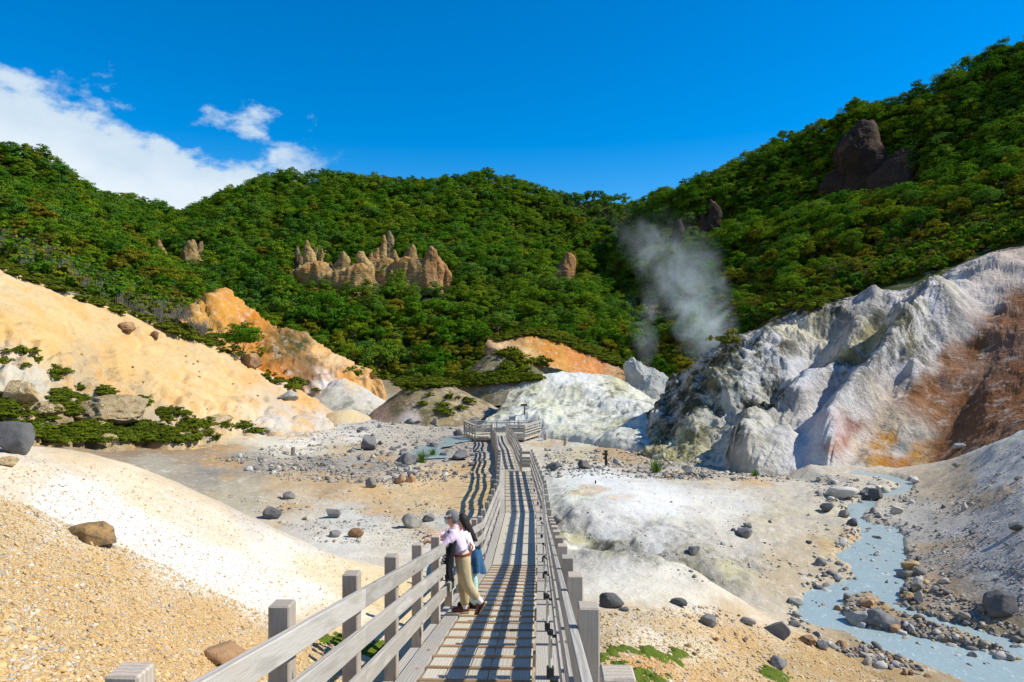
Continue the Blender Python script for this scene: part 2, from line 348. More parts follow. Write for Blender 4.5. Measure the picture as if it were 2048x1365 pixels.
GCOL = [
 (0,1340,(232,190,120)),(200,1250,(230,188,120)),(400,1340,(226,186,122)),(560,1300,(226,190,135)),(100,1150,(232,194,130)),(250,1130,(230,192,130)),(0,1040,(232,200,145)),(420,1230,(226,186,124)),
 (650,1260,(222,192,145)),(60,935,(246,228,198)),(120,985,(255,250,238)),(250,1040,(255,251,240)),(330,1100,(254,248,236)),(430,1130,(255,250,240)),(520,1200,(253,246,232)),(450,1060,(248,230,200)),(300,985,(246,226,190)),
 (150,905,(238,212,170)),(560,1100,(252,242,222)),(640,1140,(246,228,190)),(700,1160,(244,222,178)),(760,1180,(240,216,165)),(600,1180,(253,245,230)),(680,1220,(245,228,200)),
 (250,895,(150,122,88)),(330,895,(165,135,98)),(420,905,(172,145,110)),(300,925,(176,166,148)),(420,940,(150,144,134)),(520,930,(160,152,140)),(640,925,(140,135,128)),(740,930,(150,144,135)),(520,1045,(228,220,205)),(600,1085,(236,228,212)),(680,1090,(238,232,220)),(600,885,(238,230,215)),(700,880,(228,222,212)),(860,965,(222,190,142)),(930,1000,(220,190,145)),(560,960,(196,170,135)),(650,975,(190,160,120)),(480,985,(190,178,155)),(600,1010,(206,190,165)),
 (750,985,(212,178,130)),(880,975,(214,182,135)),(800,940,(190,180,165)),(700,920,(172,165,155)),(560,890,(226,216,198)),(470,870,(222,205,170)),(640,870,(230,222,210)),(760,890,(196,186,170)),(680,905,(205,185,150)),
 (900,900,(170,160,150)),(850,1000,(214,188,145)),(700,1035,(208,205,198)),(600,1060,(212,204,192)),(850,1050,(212,208,198)),(780,1100,(228,218,198)),(900,1090,(220,214,200)),(820,840,(190,180,165)),(900,840,(180,172,165)),(740,825,(190,188,185)),(640,800,(206,206,200)),(960,800,(190,172,150)),
 (1130,985,(228,230,215),.25),(1180,960,(236,237,232),.1),(1300,1000,(238,237,230)),(1450,1010,(224,220,208),.2),(1600,980,(205,196,178),.25),(1200,1050,(214,212,206),.3),(1300,1090,(216,213,207),.3),(1450,1100,(204,197,182),.3),
 (1550,1050,(206,194,172),.35),(1650,1100,(196,180,152),.3),(1640,1000,(202,192,172),.3),(1560,1150,(196,178,148),.2),(1200,1085,(172,170,160),.8),(1240,1100,(160,158,146),.8),(1300,1112,(160,156,142),.9),(1380,1126,(165,160,142),.7),(1150,1072,(165,162,150),.8),(1450,1140,(180,172,152),.5),(1150,1090,(246,240,222)),(1220,1140,(248,242,226)),(1330,1152,(246,238,218)),(1440,1185,(240,228,204)),(1290,1285,(242,228,198)),(1390,1302,(238,220,180)),(1210,1265,(226,205,165)),(1180,1150,(246,240,222)),(1280,1170,(244,236,214)),(1400,1200,(244,234,212)),(1480,1230,(226,208,178)),
 (1250,1230,(222,205,175)),(1350,1260,(224,194,145)),(1450,1290,(220,182,126)),(1280,1330,(220,170,105)),(1400,1350,(218,178,120)),(1600,1340,(200,170,120)),(1700,1345,(190,160,112)),
 (1850,1050,(196,190,178),.1),(1950,1080,(196,194,190)),(2048,1150,(188,186,182)),(1900,1200,(172,160,142)),(2000,960,(208,206,200),.25),(1900,980,(200,180,150),.2),(2048,900,(205,203,198),.3),(1840,1100,(178,168,150)),(2000,1290,(170,152,118)),(1750,1240,(165,150,120)),
 (1150,905,(206,192,160),.3),(1250,905,(192,160,118),.2),(1350,920,(176,166,150),.5),(1500,950,(205,190,165),.2),(1150,880,(216,216,205),.4),(1400,930,(190,180,165),.5),(1100,900,(208,200,180),.2),
 (0,850,(150,132,98)),(120,870,(165,145,108)),(250,870,(165,140,100)),(0,800,(190,178,150)),(1000,760,(150,120,90)),(800,770,(140,125,90)),(600,780,(200,180,140)),(1200,760,(170,140,100)),
]
def build_ground():
    nt_, nd = 620, 640
    t = np.tan(np.linspace(-1.02, 1.02, nt_) * 0.86)
    d = np.concatenate([[-9.0, -6.0, -4.0, -2.5, -1.2, 0.0], np.exp(np.linspace(math.log(1.2), math.log(170.0), nd - 6))])
    D, T = np.meshgrid(d, t, indexing='ij')
    X = T * np.maximum(D + 1.5, 0) + np.where(D < 1.2, np.sign(T) * np.abs(T) * (4.0 + 0.8 * (1.2 - D)), T * 4.0 / (1 + np.maximum(D - 1.2, 0)))
    x, y = X.ravel(), D.ravel()
    z = ground_z(x, y)
    V = np.stack([x, y, z], -1)
    px, py = proj(V); px, py = warp(px, py, V, 60, 0.22); px, py = warp(px, py, V, 34, 0.9); px, py = warp(px, py, V, 14, 3.1)
    me0 = bpy.data.objects.new('ground_survey', mesh_np('ground_survey', V, grid_faces(nt_, nd))); COL.objects.link(me0); bpy.context.view_layer.update()
    cd = []
    for g in GCOL:
        dv = Vector(P(g[0], g[1], 1.0)).normalized(); ok, loc, _, _ = me0.ray_cast(dv * 1.2, dv)
        cd.append(math.log(loc.y) if ok and loc.y > 1 else math.log(40))
    mm = me0.data; bpy.data.objects.remove(me0); bpy.data.meshes.remove(mm)
    C = idw(px, py, GCOL, 4.0, 1.5, np.log(np.maximum(V[:, 1], 1.0)), cd)
    # rusty and yellow mineral stains
    st = fbm(V * np.array([1, .6, 1]), 0.22, 4, seed=14)
    k = np.clip((st - 0.18) / 0.25, 0, 0.5)[:, None] * np.clip((y - 10) / 10, 0.2, 1)[:, None]
    C[:, :3] = C[:, :3] * (1 - k) + k * lin((205, 160, 92), KA)
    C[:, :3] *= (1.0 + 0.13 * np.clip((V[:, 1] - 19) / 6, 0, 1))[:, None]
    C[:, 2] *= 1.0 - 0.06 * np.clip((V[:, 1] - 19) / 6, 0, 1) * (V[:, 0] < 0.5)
    # crusted places are lumpy
    V[:, 2] += np.clip(C[:, 3] * 2.2 - 0.15, 0, 0.9) * (0.22 * fbm(V, 0.9, 5, 0.62, seed=15, ridged=True) + 0.10 * fbm(V, 2.6, 4, 0.6, seed=16, ridged=True) - 0.12) * np.clip((V[:, 1] - 12) / 6, 0, 1)
    m = terrain_mat('valley_ground', fine=7, coarse=0.45, speck=0.45, speck_col=(0.24, 0.19, 0.13), bump=0.6, vary=0.22,
                    crust=(0.9, 0.48, (0.14, 0.13, 0.085), (0.55, 0.52, 0.22)), bdist=0.06, speck_scale=11, streak=((0.22, 0.9, 1), 0.16, (0.34, 0.31, 0.27)), pale=((0.64, 0.62, 0.57), 0.36))
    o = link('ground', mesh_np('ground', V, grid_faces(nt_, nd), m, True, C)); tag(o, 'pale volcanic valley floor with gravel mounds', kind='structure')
    return o
TERRAIN = []
ground = build_ground(); TERRAIN.append(ground)

def catmull(Pts, t):
    """Pts (n, m, 3) rows -> sampled at t in 0..n-1"""
    n = len(Pts); i = np.clip(np.floor(t).astype(int), 0, n - 2); f = (t - i)[:, None, None]
    p0 = Pts[np.clip(i - 1, 0, n - 1)]; p1 = Pts[i]; p2 = Pts[i + 1]; p3 = Pts[np.clip(i + 2, 0, n - 1)]
    return 0.5 * ((2 * p1) + (p2 - p0) * f + (2 * p0 - 5 * p1 + 4 * p2 - p3) * f * f + (3 * p1 - p0 - 3 * p2 + p3) * f ** 3)
def loft(name, rows, nu, nv, mat, ctrl, disp=None, back=((6, -2), (14, -8)), dz=0.0, warpamp=20, label=None, power=3.0, skirt=2.0, warpscale=0.15, gain=1.0):
    out = []
    us = np.linspace(0, 1, nu)
    for r in rows:
        w = np.array([P(*q) for q in r]); w[:, 2] += dz
        s = np.append(0, np.cumsum(np.linalg.norm(np.diff(w[:, [0, 2]], axis=0), axis=1))); s /= s[-1]
        pp = catmull(w[:, None, :], np.interp(us, s, np.arange(len(s))))[:, 0]
        out.append(pp)
    first = out[0].copy(); first[:, 2] -= skirt; first[:, 1] -= 0.1
    out.insert(0, first)
    top = out[-1]
    for dy, dzz in back:
        q = top.copy(); q[:, 1] += dy; q[:, 0] += dy * q[:, 0] / q[:, 1] * 0.8; q[:, 2] += dzz; out.append(q)
    A = np.array(out)
    G = catmull(A, np.linspace(0, len(A) - 1, nv))               # nv, nu, 3
    if disp is not None:
        du = np.gradient(G, axis=1); dv = np.gradient(G, axis=0); nrm = np.cross(du, dv)
        nrm /= np.linalg.norm(nrm, axis=-1, keepdims=True) + 1e-9
        G = G + nrm * disp(G.reshape(-1, 3)).reshape(nv, nu, 1)
    V = G.reshape(-1, 3)
    px, py = proj(V); px, py = warp(px, py, V, warpamp * 2.2, warpscale)
    C = idw(px, py, ctrl, power); C[:, :3] *= gain
    o = link(name, mesh_np(name, V, grid_faces(nu, nv), mat, True, C)); tag(o, label, kind='structure'); TERRAIN.append(o)
    return o
# ---- ochre slope on the left
def d_ochre(p):
    px, py = proj(p); g = fbm(p * np.array([1, 1, .35]), 0.16, 4, seed=31)
    foot = np.clip((py - np.interp(px, [0, 200, 400, 600], [610, 690, 770, 830])) / 40.0, 0.15, 1)
    rill = np.clip(fbm(p * np.array([1, .8, .22]), 0.42, 4, 0.6, seed=33, ridged=True) - 0.25, 0, 1)
    crack = np.clip(fbm(p * np.array([1, 1, .3]), 0.3, 3, 0.5, seed=34, ridged=True) - 0.62, 0, 1)
    return 0.6 * g + 0.26 * fbm(p, 0.5, 5, 0.55, seed=32) - 1.5 * rill * foot - 1.6 * crack
m_ochre = terrain_mat('ochre_clay', fine=2.6, coarse=0.13, speck=0.55, speck_col=(0.22, 0.12, 0.05), bump=0.8, vary=0.34,
                      streak=((0.5, 0.5, 0.1), 0.6, (0.56, 0.32, 0.105)), bdist=0.15, speck_scale=4.0,
                      pale=((0.60, 0.48, 0.30), 0.12))
loft('ochre_slope', [
  [(-300,930,32),(0,890,36),(100,890,38),(250,888,42),(400,886,46),(560,880,55),(660,880,60),(790,885,64)],
  [(-300,690,44),(0,700,47),(150,748,50),(340,818,55),(450,850,58),(560,858,63),(660,864,68),(770,872,74)],
  [(-300,560,52),(0,615,54),(200,690,60),(380,760,65),(500,790,70),(590,815,74),(680,845,77),(770,868,80)],
  [(-300,420,61),(0,530,63),(140,586,67),(300,641,73),(430,690,79),(530,745,84),(640,802,88),(760,866,92)]],
  300, 170, m_ochre,
  [(0,560,(236,208,158)),(150,620,(232,202,146)),(300,680,(232,198,140)),(420,720,(234,204,152)),(100,680,(236,200,136)),(250,740,(234,194,128)),(350,780,(236,202,142)),(450,780,(242,205,145)),(500,800,(238,212,170)),(0,660,(232,190,120)),
   (430,830,(242,212,160)),(500,760,(236,190,130)),(560,790,(226,204,172)),(600,800,(232,186,120)),(680,840,(234,190,125)),(560,830,(222,212,196)),(640,850,(224,216,202)),(540,850,(228,218,198)),(700,868,(224,218,206)),(300,600,(234,202,148)),
   (0,720,(222,214,194)),(60,760,(216,208,186)),(150,790,(190,178,150)),(250,810,(196,180,150)),(330,840,(196,182,155)),(0,860,(150,135,100)),(150,870,(150,130,92)),(300,880,(165,138,98)),(420,880,(214,190,150)),(-200,600,(234,198,132)),(-200,800,(190,178,150))],
  d_ochre, label='bare ochre clay slope below the left forest')
# ---- orange cliff with gullies further back
def d_orange(p):
    return 1.6 * fbm(p * np.array([1, 1, .3]), 0.24, 5, 0.55, seed=35, ridged=True) + 0.9 * fbm(p, 0.45, 5, 0.6, seed=36, ridged=True)
m_orange = terrain_mat('orange_clay', fine=2.0, coarse=0.12, speck=0.4, speck_col=(0.2, 0.1, 0.04), bump=0.6, vary=0.3,
                       streak=((0.5, 0.5, 0.1), 0.5, (0.40, 0.18, 0.05)), bdist=0.2, speck_scale=3.0)
OR = [(400,650,(232,178,90)),(440,620,(228,165,75)),(500,660,(218,140,45)),(430,690,(236,185,105)),(520,730,(222,140,40)),(560,745,(205,125,40)),(600,745,(150,115,75)),(640,700,(235,190,125)),(660,730,(238,200,150)),(690,760,(232,165,70)),
      (620,720,(100,85,50)),(650,760,(235,228,220)),(560,700,(90,88,45)),(600,690,(70,75,35)),(480,760,(200,150,80)),(720,780,(225,180,110))]
loft('orange_cliff', [
  [(400,760,84),(480,770,88),(560,785,90),(640,785,93),(760,790,98)],
  [(375,690,96),(450,690,100),(540,712,103),(620,735,104),(730,768,105)],
  [(370,655,103),(400,625,106),(440,598,109),(480,628,112),(540,672,114),(600,684,116),(640,712,116),(740,768,112)]],
  150, 80, m_orange, OR, d_orange, label='steep orange clay cliff behind the lone tree')
# ---- orange bank in the middle distance
BK = [(1000,690,(236,200,150)),(1060,680,(225,165,90)),(1100,700,(222,150,60)),(1150,710,(228,150,80)),(1200,720,(214,140,85)),(1050,710,(230,195,130)),(1120,735,(230,175,90)),(1180,740,(236,160,90)),(1230,735,(200,160,115)),
      (1000,660,(60,70,30)),(1100,660,(60,72,30)),(1180,690,(60,70,30)),(1240,715,(70,75,35)),(960,700,(110,90,70)),(980,640,(60,70,30)),(1100,640,(60,70,30)),(1200,665,(60,70,30)),(1270,700,(62,72,30)),(1060,650,(60,70,30))]
loft('orange_bank', [
  [(972,690,119),(1020,712,116),(1080,738,113),(1150,764,111),(1275,768,114)],
  [(974,686,122),(1040,694,121),(1100,712,120),(1170,740,120),(1268,750,121)],
  [(976,682,125),(995,680,125.5),(1060,664,128),(1120,676,130),(1180,702,131),(1262,738,132)]],
  150, 70, m_orange, BK, lambda p: 0.45 * fbm(p * np.array([1.6, 1.6, .25]), 0.4, 4, seed=37, ridged=True) + 0.25 * fbm(p, 0.5, 4, seed=38),
  back=((3, -0.8), (9, -5), (16, -12)), label='orange streaked clay bank below the forest', warpamp=8)
# ---- white and grey domes
m_white = terrain_mat('white_clay', fine=2.6, coarse=0.16, speck=0.5, speck_col=(0.2, 0.19, 0.14), bump=0.6, vary=0.22, bdist=0.14, speck_scale=4.5,
                      crust=(0.32, 0.50, (0.13, 0.13, 0.085), (0.62, 0.60, 0.30)))
def d_dome(p):
    return 1.0 * fbm(p, 0.13, 5, 0.55, seed=41) + 1.3 * np.clip(fbm(p, 0.16, 5, 0.6, seed=42), -0.05, 1) + 0.25 * fbm(p, 0.6, 4, 0.6, seed=43, ridged=True)
loft('white_dome', [
  [(960,862,66),(1040,868,66),(1120,878,63),(1210,890,58),(1280,895,54),(1345,900,52)],
  [(985,835,71),(1050,825,71),(1120,830,69),(1210,840,66),(1280,845,62),(1345,850,60)],
  [(1010,805,75),(1060,785,76),(1120,785,76),(1200,790,75),(1270,800,72),(1345,820,70)],
  [(1018,780,78),(1060,758,82),(1120,744,84),(1185,749,85),(1240,766,84),(1300,800,82),(1350,830,80)]],
  220, 140, m_white,
  [(1010,800,(190,186,168),.9),(1050,780,(205,205,190),.8),(1120,755,(232,233,228),.2),(1180,770,(232,233,228),.3),(1150,790,(206,206,180),1),(1200,790,(226,227,216),.5),(1250,800,(230,230,222),.4),(1100,800,(214,214,196),.9),
   (1050,820,(228,230,214),.3),(1120,830,(226,229,212),.5),(1200,830,(222,222,205),.5),(1280,830,(222,224,216),.6),(1040,850,(232,234,226),.1),(1130,865,(222,222,208),.6),(1220,870,(214,214,200),.7),(1300,870,(206,208,200),.8),(1240,775,(190,188,160),1)],
  d_dome, gain=1.13, label='rounded white sulphur dome behind the viewing platform')
def mound(name, cx, basepy, d, halfw, toppy, depth, mat, ctrl, disp, label, expo=1.5, n=90, skew=0.0, base_drop=1.0, ridge=0.0):
    w = halfw / F * d; H = (basepy - toppy) / F * d; c = np.array(P(cx, basepy, d))
    a = np.linspace(-1.25, 1.25, n); X, Y = np.meshgrid(a, a)
    r = np.sqrt((X - skew * (1 - np.hypot(X, Y))) ** 2 + Y ** 2)
    z = H * np.clip(1 - r ** expo, -0.4, 1)
    V = np.stack([c[0] + X.ravel() * w, c[1] + Y.ravel() * depth, c[2] + z.ravel()], -1)
    V[:, 2] += disp(V) * np.clip(1.2 - r.ravel(), 0, 1) - base_drop * np.clip(r.ravel() - 1, 0, 1)
    px, py = proj(V); px, py = warp(px, py, V, 10, 0.2)
    o = link(name, mesh_np(name, V, grid_faces(n, n), mat, True, idw(px, py, ctrl, 3))); tag(o, label, kind='structure'); TERRAIN.append(o); return o
mound('pale_cone', 685, 815, 93, 100, 757, 7.0, m_white, [(640,780,(222,212,196),.1),(680,770,(218,212,198),.2),(700,765,(236,210,170),.0),(740,790,(218,212,198),.5),(690,800,(204,200,188),.6),(640,805,(206,200,188),.5)],
      lambda p: 0.7 * fbm(p, 0.25, 5, 0.6, seed=44) + 0.25 * fbm(p * np.array([1, 1, .4]), 0.8, 4, 0.6, seed=64, ridged=True), 'pale grey cone at the foot of the orange cliff', 1.15)
mound('sandy_hump', 690, 835, 80, 48, 819, 3.0, m_white, [(690,825,(238,214,165),0),(650,830,(235,205,150),0),(740,830,(220,200,160),0)], lambda p: 0.3 * fbm(p, 0.4, 5, 0.6, seed=45), 'small sandy yellow hump', 1.8, n=40)
m_scrub = terrain_mat('scrubby_clay', fine=2.4, coarse=0.2, speck=0.5, speck_col=(0.12, 0.11, 0.05), bump=0.6, vary=0.32, bdist=0.15, speck_scale=3.0,
                      crust=(0.35, 0.45, (0.13, 0.11, 0.05), (0.30, 0.27, 0.13)))
mound('brown_mound', 885, 850, 84, 165, 768, 9.0, m_scrub, [(800,800,(165,135,100),1),(760,830,(205,170,140),.3),(850,790,(160,140,105),.9),(900,790,(178,160,128),.6),(860,830,(178,155,120),.8),(950,800,(176,155,125),.8),(930,830,(195,175,150),.5),(1000,800,(200,180,160),.3),(820,840,(225,212,200),.1),(880,815,(150,130,85),1)],
      lambda p: 1.2 * fbm(p, 0.13, 4, seed=46) + 0.4 * fbm(p, 0.5, 4, seed=47, ridged=True), 'brown scrubby mound in the middle of the valley', 1.7, skew=-0.3)
mound('scrub_spur', 1015, 768, 106, 105, 704, 9.0, m_scrub, [(1000,720,(96,82,62),1),(1050,740,(84,80,44),1),(1100,735,(80,80,40),1),(1040,700,(120,96,72),.8),(1000,748,(200,196,186),.2),(960,735,(90,80,55),1)],
      lambda p: 0.8 * fbm(p, 0.16, 4, seed=49), 'dark scrubby spur in front of the orange bank', 1.5, skew=-0.2)
# ---- great pale cliff on the right, running into a brown slope
def d_cliff(p):
    q = p.copy(); px, py = proj(q)
    # buttresses and gullies run down to the left
    sl = (px + 0.72 * (py - 700)) / 100.0; tl = (py - 0.5 * px) / 420.0
    wv = fbm(q, 0.07, 4, seed=57) * 1.8
    gul = fbm(np.stack([sl + wv, tl, 0 * sl], -1), 0.62, 3, 0.5, seed=52, ridged=True)
    gul2 = fbm(np.stack([sl * 2.3 + wv, tl * 2, 0 * sl], -1), 0.8, 4, 0.55, seed=58, ridged=True)
    big = fbm(q, 0.06, 3, 0.5, seed=51)
    rough = np.clip(idw(px, py, CL, 3.0)[:, 3] * 1.25 - 0.15, 0, 1)
    crag = fbm(q, 0.42, 5, 0.62, seed=54, ridged=True)
    step = np.clip(fbm(q * np.array([.6, .6, 1.4]), 0.16, 3, seed=59) * 6, -1, 1)
    smooth = np.clip((px - 1760 - (900 - py) * 0.62) / 90.0, 0, 1)          # the brown scree is even
    low = np.clip((py - 800) / 90, 0, 1)
    k = 1 - 0.85 * smooth
    lump = np.clip(fbm(q, 0.30, 5, 0.62, seed=60) * 1.3, -0.3, 1)
    form = 0.0
    for pts, wd, hg in (([(1880,590),(1800,690),(1720,800),(1650,900)], 34, 3.2), ([(1745,600),(1690,700),(1600,770),(1520,850),(1480,900)], 30, 2.2), ([(1510,680),(1450,760),(1390,840)], 34, 2.0),
                        ([(1980,520),(1900,620),(1820,760)], 36, 1.6), ([(1570,900),(1500,930)], 30, 1.8)):
        pa = np.array(pts, float); dd = np.full(len(px), 1e9)
        qx = px + 16 * wv; qy = py + 16 * gul2
        for u, v in zip(pa[:-1], pa[1:]):
            e = v - u; t = np.clip(((qx - u[0]) * e[0] + (qy - u[1]) * e[1]) / (e @ e), 0, 1); dd = np.minimum(dd, np.hypot(qx - u[0] - t * e[0], qy - u[1] - t * e[1]))
        form = form + hg * np.exp(-(dd / wd) ** 2)
    for cx, cy, rx, ry, hg in ((1640, 690, 70, 60, -3.4), (1560, 800, 40, 50, -2.0), (1850, 700, 40, 50, -1.5), (1420, 800, 25, 50, -1.2)):
        form = form + hg * np.exp(-((px - cx) / rx) ** 2 - ((py - cy) / ry) ** 2)
    dcr = np.interp(px, [1392, 1462, 1580, 1720, 1860, 1960, 2060, 2300], [69, 67, 66.5, 68, 70, 71, 72, 74])
    keep = np.clip((dcr + 1.0 - q[:, 1]) / 5.0, 0, 1)
    cpy = np.interp(px, [1392, 1420, 1462, 1580, 1720, 1860, 1960, 2010, 2060, 2300], [726, 700, 672, 622, 583, 548, 505, 490, 478, 410])
    form = form * np.clip((py - cpy - 5) / 90, 0, 1); keep = keep * np.clip((py - cpy + 25) / 60, 0, 1)
    tiny = 0.20 * fbm(q, 1.1, 5, 0.65, seed=56, ridged=True) + 0.10 * fbm(q, 3.0, 3, 0.6, seed=63)
    return ((1.8 * big + 0.8 * gul + 0.2 * gul2 + form + 0.7 * step * (1 - low) + (0.55 * crag + 1.5 * lump) * rough * (1 - 0.4 * low)) * (0.25 + 0.75 * keep) + 0.12 * crag + tiny * (0.5 + rough)) * k + (0.3 * fbm(q, 0.3, 4, seed=55) + 0.5 * tiny) * smooth - 1.0
m_cliff = terrain_mat('cliff_clay', fine=2.2, coarse=0.14, speck=0.4, speck_col=(0.16, 0.13, 0.09), bump=1.0, vary=0.22, bdist=0.22, speck_scale=4.0,
                      crust=(0.22, 0.445, (0.055, 0.058, 0.038), (0.60, 0.54, 0.26)))
CL = [(1320,850,(205,206,196),.9),(1400,760,(190,190,178),1),(1440,690,(216,213,204),.9),(1410,830,(190,190,176),1),(1370,840,(196,196,184),1),(1470,760,(186,186,172),1),(1540,800,(196,194,182),.9),(1480,840,(200,198,186),.8),(1830,640,(206,204,196),.9),(1840,680,(206,204,198),.9),(1700,700,(200,198,194),.8),(1480,720,(212,210,204),1),(1520,660,(226,224,216),.6),(1600,620,(222,214,202),.7),(1660,590,(206,200,186),1),(1720,600,(215,210,205),.4),
      (1350,800,(200,200,188),1),(1450,800,(196,196,184),1),(1500,760,(206,206,200),.9),(1560,700,(206,205,206),.7),(1620,690,(208,200,192),.5),(1680,680,(206,196,184),.3),(1600,740,(205,206,210),.1),(1700,740,(205,205,208),.6),
      (1750,650,(222,220,218),.7),(1800,600,(226,222,220),.4),(1900,560,(226,220,215),.4),(1960,510,(222,210,196),.3),(2030,490,(205,185,170),.2),(1850,640,(222,220,220),.5),(1880,600,(216,214,214),.6),
      (1800,720,(216,214,214),.6),(1650,800,(206,206,210),.2),(1560,830,(214,214,208),.4),(1700,800,(214,214,214),.4),(1420,890,(206,206,194),.6),(1500,900,(222,218,204),.3),(1540,920,(224,222,212),.2),(1350,880,(190,190,180),.7),
      (1620,880,(220,222,224),.0),(1680,860,(212,190,190),.0),(1690,880,(186,132,118),.0),(1712,850,(164,122,114),.0),(1670,895,(206,168,152),.0),(1650,870,(220,220,222),.0),(1730,880,(212,200,186),.0),(1700,910,(216,206,198),.0),(1720,825,(210,206,206),.2),(1640,910,(222,222,222),.0),(1660,930,(224,222,218),.1),(1600,935,(222,222,222),.1),
      (1740,925,(196,148,66),.1),(1795,925,(176,118,44),.0),(1770,880,(204,152,66),.0),(1850,940,(164,112,56),.0),(1815,872,(206,200,192),.4),(1800,892,(126,134,138),.5),(1830,905,(190,140,62),.0),(1770,850,(196,182,160),.2),(1780,880,(190,140,60),.2),(1760,930,(188,130,50),.0),(1790,905,(206,200,196),.5),(1830,870,(196,190,180),.5),(1840,920,(186,150,95),.1),(1720,935,(214,208,196),.1),(1740,900,(205,190,165),.1),(1800,940,(178,120,48),.0),
      (1825,738,(214,212,210),.6),(1870,698,(214,210,208),.5),(1922,652,(214,208,204),.4),(1975,602,(208,200,194),.3),(2032,552,(200,188,178),.2),(1842,792,(150,104,68),.0),(1862,775,(146,100,64),.0),(1905,738,(144,98,62),.0),(1950,694,(142,96,60),.0),(2000,645,(140,94,60),.0),(2048,602,(140,94,60),.0),(1900,860,(146,100,60),.0),(1880,940,(148,100,60),.0),(1990,790,(138,90,54),.0),(1900,720,(160,118,84),.0),(1960,680,(142,98,64),.0),(2040,640,(134,88,56),.0),(1880,820,(158,112,74),.0),(1930,800,(138,92,56),.0),(2040,740,(134,86,50),.0),(1880,900,(150,102,62),.0),(1960,850,(150,100,60),.0),(2048,800,(146,96,56),.0),(1850,960,(150,100,60),.0),(2200,700,(140,92,56),0)]
CL = [(a, b_, tuple(min(246, int(v * (1.07 if min(c) > 150 else 1.0))) for v in c), w) for a, b_, c, w in CL]
cliff = loft('pale_cliff', [
  [(1262,893,51),(1300,905,48.5),(1400,930,44.5),(1480,946,42.3),(1600,951,41),(1700,956,40.3),(1830,967,38),(1950,905,36),(2060,855,33.5),(2300,770,31)],
  [(1285,850,56.5),(1325,835,55),(1410,850,50.5),(1500,862,47),(1620,862,46.2),(1720,872,45.2),(1850,882,43.5),(1960,812,42),(2060,760,41.5),(2300,660,40)],
  [(1330,790,62),(1365,780,61),(1430,770,56.5),(1530,762,53.5),(1650,752,52.5),(1760,760,51.5),(1900,760,50),(1985,710,49.5),(2060,665,49.5),(2300,560,48)],
  [(1375,745,66),(1405,728,65),(1455,702,61.5),(1560,672,59.5),(1680,642,60),(1800,642,58.5),(1960,620,57.5),(2010,590,58),(2060,560,59),(2300,470,58)],
  [(1392,726,69),(1420,700,68),(1462,672,67),(1580,622,66.5),(1720,583,68),(1860,548,70),(1960,505,71),(2010,490,72),(2060,478,72),(2300,410,74)]],
  600, 320, m_cliff, CL, d_cliff, back=((2.5, -1.2), (7, -7), (13, -15)), label='weathered pale cliff with dark crust, right of the stream', warpamp=20, warpscale=0.35, skirt=3)

# ---- forested hills
m_floor = terrain_mat('forest_floor', fine=0.6, coarse=0.05, speck=0.3, speck_col=(0.05, 0.05, 0.02), bump=0.4, vary=0.35, bdist=0.3, speck_scale=1.0)
FC = [(0,500,(92,96,44)),(1000,600,(76,90,34)),(1800,400,(70,84,30)),(1000,400,(70,86,32)),(200,600,(112,104,60)),(1500,680,(104,98,50))]
d_hill = lambda p: 9.0 * fbm(p * np.array([1, .6, .25]), 0.016, 4, 0.5, seed=61, ridged=True) - 3.0 + 1.2 * fbm(p, 0.09, 3, seed=62)
HB = ((15, -1), (50, -14), (90, -40))
hill_far = loft('far_hill', [
  [(960,600,380),(1150,600,370),(1300,610,360),(1500,620,350)],
  [(960,480,420),(1150,470,420),(1300,480,410),(1500,540,400)],
  [(960,440,455),(1040,405,455),(1100,388,455),(1160,380,452),(1240,395,448),(1300,412,440),(1420,480,430),(1500,520,420)]],
  110, 60, m_floor, FC, d_hill, back=HB, dz=-10.0, label='far forested hill in the gap')
hill_mid = loft('middle_hill', [
  [(150,765,118),(400,770,122),(560,772,126),(760,768,130),(950,752,136),(1120,740,141),(1300,742,150)],
  [(150,640,150),(400,650,156),(560,655,160),(760,660,165),(950,650,167),(1130,652,172),(1300,672,182)],
  [(200,540,195),(420,538,204),(560,542,210),(760,548,214),(950,545,217),(1120,562,228),(1270,605,242)],
  [(250,450,262),(450,432,272),(600,428,280),(760,422,285),(950,422,290),(1090,470,298),(1230,560,285)],
  [(270,425,325),(330,404,330),(460,374,331),(560,352,331),(650,350,333),(760,352,334),(900,347,335),(1000,357,335),(1080,388,335),(1160,450,325),(1230,520,315)]],
  220, 130, m_floor, FC, d_hill, back=HB, dz=-8.6, label='broad forested hill closing the valley')
hill_left = loft('left_hill', [
  [(-350,440,66),(0,541,66),(140,596,70),(300,651,76),(430,700,82),(520,745,87),(640,770,98)],
  [(-350,390,95),(0,470,104),(180,540,118),(330,596,132),(430,640,142),(540,690,140),(660,730,138)],
  [(-350,350,150),(0,395,168),(150,422,188),(290,470,214),(380,520,225),(480,560,220),(600,600,215)],
  [(-350,330,225),(0,312,243),(60,302,246),(130,328,256),(220,365,280),(330,398,305),(400,440,310),(480,480,300)]],
  150, 90, m_floor, FC, d_hill, back=HB, dz=-7.8, label='forested hill on the left')
